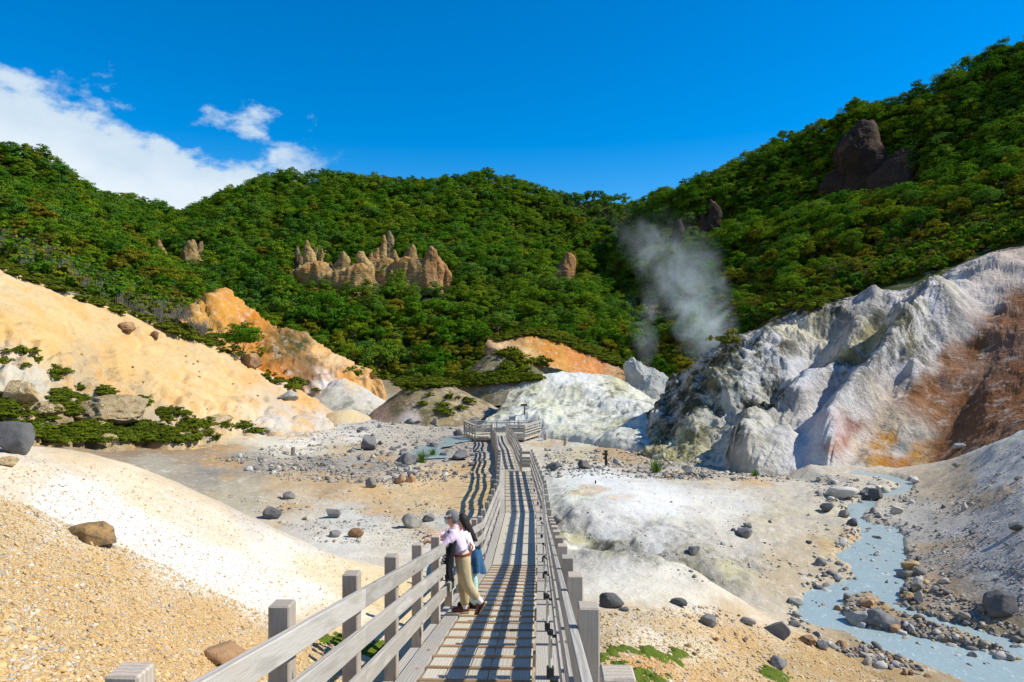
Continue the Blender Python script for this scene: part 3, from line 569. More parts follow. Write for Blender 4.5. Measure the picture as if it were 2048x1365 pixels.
hill_right = loft('right_hill', [
  [(1180,752,150),(1300,752,132),(1395,748,112),(1490,690,98),(1600,640,90),(1760,596,86),(1880,556,84),(2070,488,84),(2400,380,84)],
  [(1190,690,192),(1300,642,184),(1400,602,170),(1500,565,160),(1620,525,148),(1740,482,140),(1860,440,132),(2070,372,122),(2400,260,112)],
  [(1210,610,262),(1300,525,254),(1400,470,240),(1500,430,230),(1620,390,216),(1740,348,204),(1860,308,195),(2070,240,180),(2400,130,165)],
  [(1230,500,322),(1290,412,312),(1400,354,292),(1480,314,282),(1600,270,266),(1720,224,252),(1850,178,238),(1960,112,226),(2070,82,216),(2400,-40,200)]],
  210, 120, m_floor, FC, d_hill, back=HB, dz=-9.0, label='steep forested hill on the right')
HILLS = [hill_far, hill_mid, hill_left, hill_right]

# ---- a sheet under everything, out to the horizon
sheet_v = [(-4000, -4000, -16), (4000, -4000, -16), (4000, 4000, -16), (-4000, 4000, -16)]
link('terrain', mesh_np('terrain', sheet_v, [[0, 1, 2, 3]], m_floor, False, np.tile(lin((90, 88, 60), KA), (4, 1))))['kind'] = 'structure'

# ---- stream: milky blue water
def build_stream():
    m, nt, b = new_mat('milky_water'); q = NB(nt)
    pos = q.n('NewGeometry').outputs['Position']
    n = q.noise(q.mapping(pos, (1.0, .6, 1)), 1.1, 4, 0.6, 0.5)
    foam = q.noise(q.mapping(pos, (3.2, 1.6, 1)), 2.2, 6, 0.7, 1.2)
    c = q.mix(n, (0.25, 0.33, 0.335), (0.33, 0.41, 0.41)); c = q.mix(q.ramp(foam, 0.56, 0.68, 0, 0.75), c, (0.55, 0.64, 0.66))
    nt.links.new(c, b.inputs['Base Color']); b.inputs['Roughness'].default_value = 0.22; b.inputs['Specular IOR Level'].default_value = 0.35
    bp = q.bump(q.noise(q.mapping(pos, (3.5, 2.0, 1)), 2.6, 4, 0.6, 0.6), 0.5, 0.03); nt.links.new(bp.outputs[0], b.inputs['Normal'])
    ys = np.linspace(12, 43, 80); xs = np.linspace(5, 30, 60); X, Y = np.meshgrid(xs, ys)
    V = np.stack([X.ravel(), Y.ravel(), water_z(Y.ravel())], -1)
    Fc = grid_faces(60, 80); cen = V[Fc].mean(1)
    Fc = Fc[inside_dist(cen[:, :2], STREAM) < 1.2]
    used = np.unique(Fc); re = np.zeros(len(V), int); re[used] = np.arange(len(used))
    tag(link('stream_water', mesh_np('stream_water', V[used], re[Fc], m, True)), 'milky blue stream winding between rubble banks', kind='structure')
build_stream()
# small runnel of water left of the walkway
def build_runnel():
    pts = [(925,865),(905,880),(880,893),(850,905),(835,922),(860,935)]
    c = [P(px, py, 8.55 * F / (py - 682.0)) for px, py in pts]
    c = catmull(np.array(c)[:, None, :], np.linspace(0, len(c) - 1, 60))[:, 0]
    w = 1.0 + 0.9 * fbm(c, 0.6, 3, seed=70) + 0.5
    V = []
    for p, ww in zip(c, w):
        for s in np.linspace(-1, 1, 7): V.append((p[0] + s * ww, p[1] + 0.35 * s * ww, 0))
    V = np.array(V); V[:, 2] = ground_z(V[:, 0], V[:, 1]); V = V.reshape(60, 7, 3); V[:, :, 2] = V[:, :, 2].mean(1, keepdims=True) + 0.05; V = V.reshape(-1, 3)
    tag(link('runnel_water', mesh_np('runnel_water', V, grid_faces(7, 60), bpy.data.materials['milky_water'])), 'thin pale blue runnel left of the viewing platform', kind='structure')
build_runnel()

bpy.context.view_layer.update()
def hit(px, py, only=None, up=0.0):
    """first point of the built terrain along the sight line of a photo pixel"""
    dirv = Vector(P(px, py, 1.0)).normalized(); best = None
    for o in (only or TERRAIN):
        ok, loc, nor, _ = o.ray_cast(Vector((0, 0, 0)) + dirv * 1.5, dirv)
        if ok and (best is None or loc.length < best[0].length): best = (loc.copy(), nor.copy(), o)
    return best
def drop(x, y, zt=200.0):
    best = None
    for o in TERRAIN:
        ok, loc, nor, _ = o.ray_cast(Vector((x, y, zt)), Vector((0, 0, -1)))
        if ok and (best is None or loc.z > best[0].z): best = (loc.copy(), nor.copy(), o)
    return best
# ------------------------------------------------------------------ boardwalk
def wood_mat(name, base, dark, warm, grain=1.0, rough=0.8):
    m, nt, b = new_mat(name); q = NB(nt)
    tc = q.n('TexCoord'); oi = q.n('ObjectInfo')
    off = q.n('VectorMath', operation='SCALE'); off.inputs[0].default_value = (37.0, 19.0, 53.0); nt.links.new(oi.outputs['Random'], off.inputs['Scale'])
    ad = q.n('VectorMath', operation='ADD'); nt.links.new(tc.outputs['Object'], ad.inputs[0]); nt.links.new(off.outputs[0], ad.inputs[1])
    v = ad.outputs[0]
    big = q.noise(q.mapping(v, (0.9, 5, 5)), 1.0, 4, 0.6, 0.6)
    rings = q.n('TexWave', wave_type='BANDS', bands_direction='Y'); rings.inputs['Scale'].default_value = 7.0 * grain
    rings.inputs['Distortion'].default_value = 7.0; rings.inputs['Detail'].default_value = 3; rings.inputs['Detail Scale'].default_value = 0.7
    nt.links.new(q.mapping(v, (0.22, 1.6, 1.6)), rings.inputs['Vector'])
    fine = q.noise(q.mapping(v, (5, 160, 160)), 1.0, 4, 0.6)
    blot = q.noise(v, 2.3, 5, 0.6)
    c = q.mix(q.ramp(rings.outputs[1], 0.2, 0.95, 0, 0.55), base, dark)
    c = q.mix(q.ramp(fine, 0.42, 0.75, 0, 0.6), c, dark)
    c = q.mix(q.ramp(blot, 0.45, 0.75, 0, 0.55), c, warm)
    tone = q.math('MULTIPLY_ADD', oi.outputs['Random'], 0.30, 0.83)
    sc = q.n('VectorMath', operation='SCALE'); nt.links.new(c, sc.inputs[0]); nt.links.new(tone, sc.inputs['Scale'])
    # knots
    vo = q.n('TexVoronoi'); vo.inputs['Scale'].default_value = 1.0; nt.links.new(q.mapping(v, (1.6, 6, 6)), vo.inputs['Vector'])
    c = q.mix(q.ramp(vo.outputs['Distance'], 0.05, 0.13, 0.75, 0.0), sc.outputs[0], (0.07, 0.05, 0.035))
    nt.links.new(c, b.inputs['Base Color']); b.inputs['Roughness'].default_value = rough; b.inputs['Specular IOR Level'].default_value = 0.25
    h = q.math('ADD', q.math('MULTIPLY', fine, 1.0), q.math('MULTIPLY', rings.outputs[1], 0.6))
    bp = q.bump(h, 0.5, 0.004); nt.links.new(bp.outputs[0], b.inputs['Normal'])
    return m
M_WOOD = wood_mat('weathered_grey_wood', (0.44, 0.415, 0.37), (0.26, 0.235, 0.195), (0.40, 0.34, 0.265))
M_POST = wood_mat('post_wood', (0.46, 0.40, 0.33), (0.30, 0.24, 0.18), (0.42, 0.33, 0.23))
M_DECK = wood_mat('deck_wood', (0.50, 0.47, 0.385), (0.36, 0.32, 0.25), (0.48, 0.40, 0.28), 0.8)
M_BATTEN = wood_mat('batten_wood', (0.36, 0.22, 0.12), (0.24, 0.14, 0.075), (0.40, 0.28, 0.17))
def simple_mat(name, col, rough=0.6, spec=0.3, metal=0.0, vary=0.25, scale=8.0):
    m, nt, b = new_mat(name); q = NB(nt)
    n = q.noise(q.n('TexCoord').outputs['Object'], scale, 5, 0.6)
    k = q.math('MULTIPLY_ADD', n, vary * 2, 1 - vary)
    sc = q.n('VectorMath', operation='SCALE'); sc.inputs[0].default_value = col; nt.links.new(k, sc.inputs['Scale'])
    nt.links.new(sc.outputs[0], b.inputs['Base Color']); b.inputs['Roughness'].default_value = rough
    b.inputs['Specular IOR Level'].default_value = spec; b.inputs['Metallic'].default_value = metal
    return m
M_BLACK = simple_mat('black_plastic', (0.02, 0.02, 0.022), 0.5)
M_CREAM = simple_mat('cream_tube', (0.62, 0.60, 0.5), 0.4)
M_STEEL = simple_mat('dull_bolt', (0.16, 0.15, 0.14), 0.45, metal=0.6)
_boxes = {}
def box_mesh(lx, ly, lz, mat, bev=0.006, kind='box'):
    key = (round(lx, 2), round(ly, 3), round(lz, 3), mat.name, kind)
    if key in _boxes: return _boxes[key]
    bm = bmesh.new(); bmesh.ops.create_cube(bm, size=1.0)
    for v in bm.verts: v.co = Vector((v.co.x * lx, v.co.y * ly, v.co.z * lz))
    bmesh.ops.bevel(bm, geom=list(bm.edges), offset=bev, segments=1, affect='EDGES')
    me = bpy.data.meshes.new(kind); bm.to_mesh(me); bm.free(); me.materials.append(mat)
    _boxes[key] = me; return me
def frame_rot(dirv, up=Vector((0, 0, 1))):
    x = Vector(dirv).normalized(); y = up.cross(x).normalized(); z = x.cross(y)
    return Matrix((x, y, z)).transposed().to_4x4()
def bar(name, a, b, wy, wz, mat, parent, bev=0.006, gap=0.0, up=Vector((0, 0, 1))):
    """a board from a to b; wy across, wz high"""
    a = Vector(a); b = Vector(b); L = (b - a).length - gap
    o = link(name, box_mesh(L, wy, wz, mat, bev, name), parent)
    M = frame_rot(b - a, up); M.translation = (a + b) / 2
    o.matrix_world = M
    return o
boardwalk = tag(link('boardwalk', None), 'long weathered timber boardwalk with railings on both sides, dipping to the platform', 'boardwalk')
PH = 1.2; PW = 0.12
def frames(path):
    """cumulative stations with sideways unit vectors"""
    v = [Vector(p) for p in path]; out = []
    for i, p in enumerate(v):
        d = (v[min(i + 1, len(v) - 1)] - v[max(i - 1, 0)]); d.z = 0; d.normalize()
        out.append((p, Vector((d.y, -d.x, 0))))
    return out
def along(path, ystep, y0, y1):
    """points of a path every ystep metres of y"""
    ys = np.array([p[1] for p in path]); P3 = np.array(path)
    q = np.arange(y0, y1 + 1e-6, ystep)
    return [Vector((np.interp(y, ys, P3[:, 0]), y, np.interp(y, ys, P3[:, 2]))) for y in q]
def side_of(path, y):
    ys = [p[1] for p in path]; i = min(max(int(np.searchsorted(ys, y) - 1), 0), len(path) - 2)
    d = Vector(path[i + 1]) - Vector(path[i]); d.z = 0; d.normalize(); return Vector((d.y, -d.x, 0))
def offset_path(path, off):
    fr = frames(path); return [p + s * off for p, s in fr]
def at_y(path, y):
    ys = [p[1] for p in path]
    return Vector((np.interp(y, ys, [p[0] for p in path]), y, np.interp(y, ys, [p[2] for p in path])))
def deck_strip(path, l0, r0, l1, r1, n, zoff, thick, y_breaks, mat, name='plank', gap=0.012):
    """n lengthwise planks between side offsets"""
    for k in range(n):
        a = l0 + (r0 - l0) * (k + 0.5) / n; w = (r0 - l0) / n - gap
        op = offset_path(path, a)
        for y0, y1 in zip(y_breaks[:-1], y_breaks[1:]):
            pa, pb = at_y(op, y0), at_y(op, y1)
            j = 0.004 * ((k * 7 + int(y0 * 3)) % 3 - 1)
            bar(name, pa + Vector((0, 0, zoff - thick / 2 + j * 0.6)), pb + Vector((0, 0, zoff - thick / 2 + j * 0.6)), w, thick, mat, boardwalk, 0.004, 0.010)
br1 = [-1.4, 2.4, 5.4, 8.4, 11.4, 14.4, 17.4, 20.2, 23.0, 25.9, 29.0, 32.2, 35.4, 38.4]
HW = 0.865
deck_strip(WALK, -0.575, 0.52, 0, 0, 5, 0, 0.05, br1, M_DECK)
deck_strip(WALK, 0.54, 0.80, 0, 0, 1, 0.002, 0.05, br1, M_WOOD)
deck_strip(WALK, -0.80, -0.585, 0, 0, 1, 0.012, 0.06, br1, M_WOOD)
deck_strip(WALK, -0.945, -0.81, 0, 0, 1, -0.03, 0.09, br1, M_WOOD)
br2 = [38.5, 41.2, 44.0, 47.0, 50.0, 53.0, 56.0, 59.0, 61.9]
NW = 0.60
deck_strip(WALK2, -0.46, 0.44, 0, 0, 4, 0, 0.05, br2, M_DECK)
deck_strip(WALK2, 0.46, NW - 0.02, 0, 0, 1, 0.002, 0.05, br2, M_WOOD)
deck_strip(WALK2, -NW + 0.02, -0.48, 0, 0, 1, 0.012, 0.06, br2, M_WOOD)
# bearers under the deck
for y in br1[1:] + br2[1:]:
    path, w = (WALK, 0.9) if y < 38.45 else (WALK2, 0.62)
    c = at_y(path, y); s = side_of(path, y)
    bar('joist', c - s * w + Vector((0, 0, -0.14)), c + s * w + Vector((0, 0, -0.14)), 0.10, 0.16, M_POST, boardwalk)
# anti-slip battens
def batten_mesh(L):
    bm = bmesh.new(); n = 6; ring = []
    prof = [(-0.026, 0.0), (-0.022, 0.014), (-0.009, 0.022), (0.009, 0.022), (0.022, 0.014), (0.026, 0.0)]
    for x in (-L / 2, L / 2): ring.append([bm.verts.new((x, y, z)) for y, z in prof])
    for i in range(n - 1): bm.faces.new((ring[0][i], ring[1][i], ring[1][i + 1], ring[0][i + 1]))
    bm.faces.new(ring[0]); bm.faces.new(ring[1][::-1])
    bmesh.ops.recalc_face_normals(bm, faces=bm.faces)
    me = bpy.data.meshes.new('batten'); bm.to_mesh(me); bm.free(); me.materials.append(M_BATTEN); return me
_bm1, _bm2, _bm3 = batten_mesh(1.10), batten_mesh(1.35), batten_mesh(0.94)
def place_batten(path, y, me, c0, lift=0.003):
    c = at_y(path, y); s = side_of(path, y); d = (at_y(path, y + 0.05) - at_y(path, y - 0.05)).normalized()
    o = link('batten', me, boardwalk); up = s.cross(d).normalized()
    if up.z < 0: up = -up
    M = Matrix((s, up.cross(s), up)).transposed().to_4x4(); M.translation = c + s * c0 + up * lift; o.matrix_world = M
for k in range(33): place_batten(WALK, 1.32 + 0.5 * k, _bm1, -0.03)
for y in (26.2, 27.3, 28.6, 29.7, 30.6, 31.6, 32.5, 33.5, 34.4, 35.4, 36.5, 37.6): place_batten(WALK, y, _bm2, 0.06)
for y in (39.5, 40.9, 42.4, 44.0, 45.8, 47.6, 49.5): place_batten(WALK2, y, _bm3, -0.0)
# posts and rails
POSTS = {'L': [], 'R': []}
def post(p, h=PH, down=0.75, w=PW, mat=None, yaw=0.0, parent=None):
    o = link('post', box_mesh(h + down, w, w, mat or M_POST, 0.008, 'post'), parent or boardwalk)
    M = Matrix.Rotation(yaw, 4, 'Z') @ Matrix.Rotation(-math.pi / 2, 4, 'Y'); M.translation = Vector(p) + Vector((0, 0, (h - down) / 2)); o.matrix_world = M
    return o
RH = (1.0, 0.70, 0.37)
def rail_run(tops, inward, mat=M_WOOD, hs=RH, th=0.05, hh=0.145, every=2, parent=None):
    """three rails along a list of post feet, fixed to the inner face"""
    idx = list(range(0, len(tops) - 1, every))
    for h in hs:
        for i in idx:
            j = min(i + every, len(tops) - 1)
            a = tops[i] + inward[i] * (PW / 2 + th / 2 + 0.002) + Vector((0, 0, h)); b = tops[j] + inward[j] * (PW / 2 + th / 2 + 0.002) + Vector((0, 0, h))
            bar('rail', a, b, th, hh, mat, parent or boardwalk, 0.005, 0.006)
def rail_side(path, off, y0, y1, step, extra=None, break_at=()):
    op = offset_path(path, off); ys = list(np.arange(y0, y1, step))
    ys = [y for y in ys]
    feet = [at_y(op, y) for y in ys]
    if extra: feet += [Vector(e) for e in extra]
    return feet
# left side: ramp, then the flatter stretches
def run(path, off, ys, sgn):
    op = offset_path(path, off); feet = [at_y(op, y) for y in ys]; inn = [side_of(path, y) * sgn for y in ys]
    for f, s in zip(feet, inn): post(f, yaw=math.atan2(s.y, s.x))
    i = 0
    # rails run straight between neighbouring posts where the walk bends
    segs = []; k = 0
    while k < len(feet) - 1:
        if k + 2 < len(feet):
            m = (feet[k] + feet[k + 2]) / 2
            if (m - feet[k + 1]).length < 0.035: segs.append((k, k + 2)); k += 2; continue
        segs.append((k, k + 1)); k += 1
    for h in RH:
        for a, b in segs:
            t = PW / 2 + 0.027
            bar('rail', feet[a] + inn[a] * t + Vector((0, 0, h)), feet[b] + inn[b] * t + Vector((0, 0, h)), 0.05, 0.145, M_WOOD, boardwalk, 0.005, 0.006)
    return feet
ysL = [-0.46 + 1.49 * k for k in range(13)] + [18.6, 20.1, 21.6, 23.1, 24.6, 25.9, 27.4, 28.9, 30.4, 31.9, 33.4, 34.9, 36.4, 37.9]
ysR = [-0.44 + 1.49 * k for k in range(13)] + [18.7, 20.2, 21.7, 23.2, 24.7, 25.9, 27.4, 28.9, 30.4, 31.9, 33.4, 34.9, 36.4, 38.3]
FL = run(WALK, -HW, ysL, 1); FR = run(WALK, HW, ysR, -1)
ys2 = [39.2, 40.6, 42.0, 43.4, 44.8, 46.2, 47.6, 49.0, 50.4, 51.8, 53.2, 54.6, 56.0, 57.5, 59.0, 60.4, 61.8]
FL2 = run(WALK2, -NW - 0.05, ys2, 1); FR2 = run(WALK2, NW + 0.05, ys2, -1)
for h in RH:                                                   # where the wide and the narrow stretch meet
    bar('rail', FR[-1] + Vector((0.0, 0.075, h)), FR2[0] + Vector((-0.05, -0.5, h)), 0.05, 0.145, M_WOOD, boardwalk)
    bar('rail', FL[-1] + Vector((0.09, 0, h)), FL2[0] + Vector((0.09, 0, h)), 0.05, 0.145, M_WOOD, boardwalk)
for h in (0.5, 0.25): bar('rail', FR[-1] + Vector((0.0, 0.075, h + .03)), FR2[0] + Vector((-0.05, -0.5, h + .03)), 0.05, 0.145, M_WOOD, boardwalk)
# slim tube lamps on the inner side of the right railing
LAMPY = [5.15, 6.95, 9.3, 12.0, 14.9, 17.8, 21.0, 24.2, 27.6, 31.0, 34.6]
def make_lamp():
    t = tag(link('tube_lamp', None), 'slim cream tube lamp with black ends low on the boardwalk railing', 'lamp', 'tube lamps along the boardwalk railing')
    def cyl(name, r, z0, z1, mat, n=10):
        bm = bmesh.new(); bmesh.ops.create_cone(bm, cap_ends=True, segments=n, radius1=r, radius2=r, depth=z1 - z0)
        for v in bm.verts: v.co.z += (z0 + z1) / 2
        me = bpy.data.meshes.new(name); bm.to_mesh(me); bm.free(); me.materials.append(mat); link(name, me, t)
    cyl('tube', 0.019, 0.10, 0.42, M_CREAM); cyl('end_cap', 0.032, 0.42, 0.46, M_BLACK)
    link('socket', box_mesh(0.07, 0.08, 0.10, M_BLACK, 0.006, 'socket'), t, (0, 0, 0.05))
    link('bracket', box_mesh(0.05, 0.012, 0.03, M_BLACK, 0.003, 'bracket'), t, (0.035, 0, 0.40))
    return t
lamp0 = make_lamp()
def copy_tree(o, parent=None):
    c = o.copy(); COL.objects.link(c)
    if parent: c.parent = parent
    for ch in list(o.children): copy_tree(ch, c)
    return c
LAMPLAB = ['nearest', 'second', 'third', 'fourth', 'fifth', 'sixth', 'seventh', 'eighth', 'ninth', 'tenth', 'eleventh']
opR = offset_path(WALK, HW - 0.15)
for i, y in enumerate(LAMPY):
    o = lamp0 if i == 0 else copy_tree(lamp0)
    o.location = at_y(opR, y) + Vector((-0.02, 0, 0.02))
    o['label'] = 'slim cream tube lamp with black ends on the railing, %s from the camera end' % LAMPLAB[i]
# viewing platform at the far end
plat = tag(link('viewing_platform', None, None, (-0.9, 62, -8.3)), 'timber viewing platform with slatted railings at the end of the boardwalk', 'platform')
bpy.context.view_layer.update()
PZ = -8.30
def pbar(name, a, b, wy, wz, mat, **k): return bar(name, a, b, wy, wz, mat, plat, **k)
corn = {'fl': (-3.2, 61.3), 'bl': (-4.35, 64.6), 'br': (2.55, 64.8), 'fr': (1.05, 61.4)}
for k in range(12):                                            # deck boards across the platform
    y = 61.95 + k * 0.235
    t = (y - 61.3) / 3.4; xl = -3.2 + (-4.35 + 3.2) * t; xr = 1.05 + (2.55 - 1.05) * t
    pbar('plank', (xl, y, PZ - 0.03), (xr, y, PZ - 0.03), 0.225, 0.05, M_DECK)
for a, b in (((-3.2, 61.35), (-1.8, 61.7)), ((-0.5, 61.7), (1.05, 61.45))): pbar('plank', (*a, PZ - 0.03), (*b, PZ - 0.03), 0.5, 0.05, M_DECK)
for a, b in (('fl', 'bl'), ('br', 'fr'), ('bl', 'br')): pbar('joist', (*corn[a], PZ - 0.16), (*corn[b], PZ - 0.16), 0.1, 0.2, M_POST)
pbar('joist', (-3.2, 61.3, PZ - 0.16), (1.05, 61.4, PZ - 0.16), 0.1, 0.2, M_POST)
def prun(a, b, n, rails=(0.93, 0.70, 0.47, 0.24), face=0.0, skip_first=False):
    a = Vector((*a, PZ)); b = Vector((*b, PZ))
    for i in range(n + 1):
        if i == 0 and skip_first: continue
        post(a.lerp(b, i / n), 1.0, 0.75, 0.1, M_WOOD, 0, plat)
    off = (b - a).cross(Vector((0, 0, 1))).normalized() * 0.08
    for h in rails: pbar('rail', a + off + Vector((0, 0, h)), b + off + Vector((0, 0, h)), 0.04, 0.12, M_WOOD)
    pbar('rail', a + Vector((0, 0, 1.03)), b + Vector((0, 0, 1.03)), 0.16, 0.05, M_WOOD)
prun(corn['fl'], (-1.85, 61.75), 1); prun((-0.42, 61.75), corn['fr'], 1)
prun(corn['fl'], corn['bl'], 4, skip_first=True); prun(corn['fr'], corn['br'], 3, skip_first=True)
a, b = Vector((*corn['bl'], PZ)), Vector((*corn['br'], PZ))
for i in range(1, 7): post(a.lerp(b, i / 7), 1.0, 0.7, 0.1, M_WOOD, 0, plat)
pbar('rail', a + Vector((0, 0, 1.02)), b + Vector((0, 0, 1.02)), 0.16, 0.06, M_WOOD)
for h in (0.08, 0.22, 0.36): pbar('back_board', a + Vector((0, -0.08, h)), b + Vector((0, -0.08, h)), 0.04, 0.13, M_WOOD)
pbar('rail', a + Vector((0, -0.08, 0.86)), b + Vector((0, -0.08, 0.86)), 0.04, 0.1, M_WOOD)
for i in range(46):
    p = a.lerp(b, (i + 0.5) / 46); o = link('baluster', box_mesh(0.46, 0.055, 0.035, M_WOOD, 0.004, 'baluster'), plat)
    M = Matrix.Rotation(-math.pi / 2, 4, 'Y'); M.translation = p + Vector((0, -0.075, 0.64)); o.matrix_world = M
# information boards
def sign_board(loc, w, h, label, name='information_board', tilt=0.25, legs=0.9):
    t = tag(link(name, None, None, loc), label, 'sign')
    bd = link('panel', box_mesh(w, 0.03, h, simple_mat('grey_panel', (0.16, 0.20, 0.22), 0.4), 0.006, 'panel'), t, (0, 0, legs + h / 2), (-tilt, 0, 0))
    for s in (-1, 1):
        o = link('leg', box_mesh(legs + h * 0.5, 0.05, 0.05, M_POST, 0.004, 'leg'), t); o.rotation_euler = (0, -math.pi / 2, 0); o.location = (s * w * 0.38, 0.05, (legs + h * .5) / 2)
    return t
sign_board((0.02, 64.4, PZ), 0.62, 0.34, 'small grey information board rising above the back railing of the platform', legs=1.12)
sign_board((-0.72, 63.9, PZ), 0.34, 0.26, 'little grey notice board standing inside the platform entrance', legs=0.36)
# ------------------------------------------------------------------ rocks
def rock_mat(name, c1, c2, c3, scale=1.0, pits=0.5, bump=0.6, bdist=0.05, stain=None):
    m, nt, b = new_mat(name); q = NB(nt)
    pos = q.n('NewGeometry').outputs['Position']; oi = q.n('ObjectInfo')
    n1 = q.noise(pos, 1.3 * scale, 6, 0.62, 0.5); n2 = q.noise(pos, 7 * scale, 6, 0.68); n3 = q.noise(pos, 0.7 * scale, 4, 0.6, 0.8)
    c = q.mix(q.ramp(n1, 0.35, 0.65), c1, c2); c = q.mix(q.ramp(n3, 0.5, 0.68, 0, 0.8), c, c3)
    c = q.mix(q.ramp(n2, 0.56, 0.70, 0, pits), c, tuple(x * 0.3 for x in c1))
    if stain: c = q.mix(q.ramp(q.noise(pos, 2.2 * scale, 4, 0.6, 1.0), 0.5, 0.62, 0, 0.85), c, stain)
    k = q.math('MULTIPLY_ADD', oi.outputs['Random'], 0.5, 0.75)
    sc = q.n('VectorMath', operation='SCALE'); nt.links.new(c, sc.inputs[0]); nt.links.new(k, sc.inputs['Scale'])
    nt.links.new(sc.outputs[0], b.inputs['Base Color']); b.inputs['Roughness'].default_value = 0.9; b.inputs['Specular IOR Level'].default_value = 0.15
    bp = q.bump(q.math('ADD', n2, q.math('MULTIPLY', n1, 1.5)), bump, bdist); nt.links.new(bp.outputs[0], b.inputs['Normal'])
    return m
RM = {
 'basalt': rock_mat('dark_basalt', (0.10, 0.10, 0.105), (0.17, 0.165, 0.16), (0.22, 0.21, 0.19), 1.0),
 'grey': rock_mat('grey_stone', (0.20, 0.195, 0.18), (0.31, 0.30, 0.27), (0.36, 0.33, 0.26), 1.2),
 'tan': rock_mat('tan_breccia', (0.44, 0.32, 0.16), (0.58, 0.46, 0.27), (0.36, 0.23, 0.10), 1.0, 1.0, 1.0, 0.16),
 'brown': rock_mat('brown_stone', (0.22, 0.13, 0.07), (0.34, 0.21, 0.11), (0.42, 0.27, 0.13), 1.2),
 'ochre': rock_mat('ochre_block', (0.20, 0.125, 0.06), (0.33, 0.20, 0.075), (0.42, 0.26, 0.09), 3.0, 0.6, 0.7, 0.02, (0.10, 0.085, 0.06)),
 'pale': rock_mat('pale_stone', (0.42, 0.40, 0.36), (0.55, 0.53, 0.48), (0.36, 0.33, 0.28), 1.0),
 'white': rock_mat('white_crust_rock', (0.40, 0.41, 0.40), (0.52, 0.52, 0.47), (0.34, 0.37, 0.38), 0.25, 0.35, 1.0, 0.4),
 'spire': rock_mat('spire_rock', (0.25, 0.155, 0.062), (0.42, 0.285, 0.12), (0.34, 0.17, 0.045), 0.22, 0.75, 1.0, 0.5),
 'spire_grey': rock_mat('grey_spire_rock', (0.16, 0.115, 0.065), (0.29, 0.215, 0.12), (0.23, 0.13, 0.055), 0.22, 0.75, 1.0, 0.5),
 'spire_orange': rock_mat('orange_spire_rock', (0.22, 0.115, 0.045), (0.36, 0.20, 0.08), (0.30, 0.20, 0.11), 0.2, 0.6, 1.0, 0.5),
 'spire_brown': rock_mat('brown_crag_rock', (0.036, 0.025, 0.02), (0.065, 0.042, 0.03), (0.14, 0.088, 0.052), 0.12, 0.7, 1.0, 0.8),
}
_ico = {}
def ico(sub):
    if sub not in _ico:
        bm = bmesh.new(); bmesh.ops.create_icosphere(bm, subdivisions=sub, radius=1.0)
        _ico[sub] = (np.array([v.co[:] for v in bm.verts]), np.array([[v.index for v in f.verts] for f in bm.faces])); bm.free()
    return _ico[sub]
def rock_mesh(name, seed, sub, mat, rough=0.22, planes=9, pitted=0.0, stretch=(1, 1, 1)):
    V, Fc = ico(sub); V = V.copy(); rs = np.random.RandomState(seed)
    for _ in range(planes + 4):                                     # broken faces
        n = rs.normal(size=3); n /= np.linalg.norm(n); h = rs.uniform(0.48, 0.82)
        dd = V @ n - h; V -= np.clip(dd, 0, None)[:, None] * n
    V = V * (1 + rough * 0.7 * fbm(V, 0.9, 4, 0.5, seed=seed % 97)[:, None])
    V = V * (1 + 0.07 * fbm(V, 3.0, 4, 0.6, seed=seed % 83)[:, None])
    if pitted: V = V * (1 + pitted * fbm(V, 3.2, 4, 0.6, seed=seed % 89, ridged=True)[:, None])
    V = V * np.array(stretch); V[:, 2] -= V[:, 2].min()
    V /= max(np.ptp(V[:, 0]), 1e-6)                             # unit width
    return mesh_np(name, V, Fc, mat, pitted > 0.1)
def place_rock(px, py, wpx, hpx, kind, label, cat='boulder', seed=0, sub=4, name='boulder', group=None, yaw=None, pitted=0.0, planes=9, only=None, sink=0.2, depth=0.85, tilt=0.0):
    h = hit(px, py, only)
    if h is None: return None
    loc = h[0]; w = wpx / F * loc.y; hh = hpx / F * loc.y
    hh *= 0.82
    me = rock_mesh(name, seed + 1, sub, RM[kind], 0.22, planes, pitted)
    zr = np.array([v.co.z for v in me.vertices]).max()
    o = link(name, me, None, (loc.x, loc.y + w * 0.25, loc.z - sink * hh - 0.42 * w * math.sin(tilt)), (0, tilt, rnd.uniform(-0.4, 0.4) if yaw is None else yaw), (w, w * depth, hh * (1 + sink) / zr))
    return tag(o, label, cat, group)
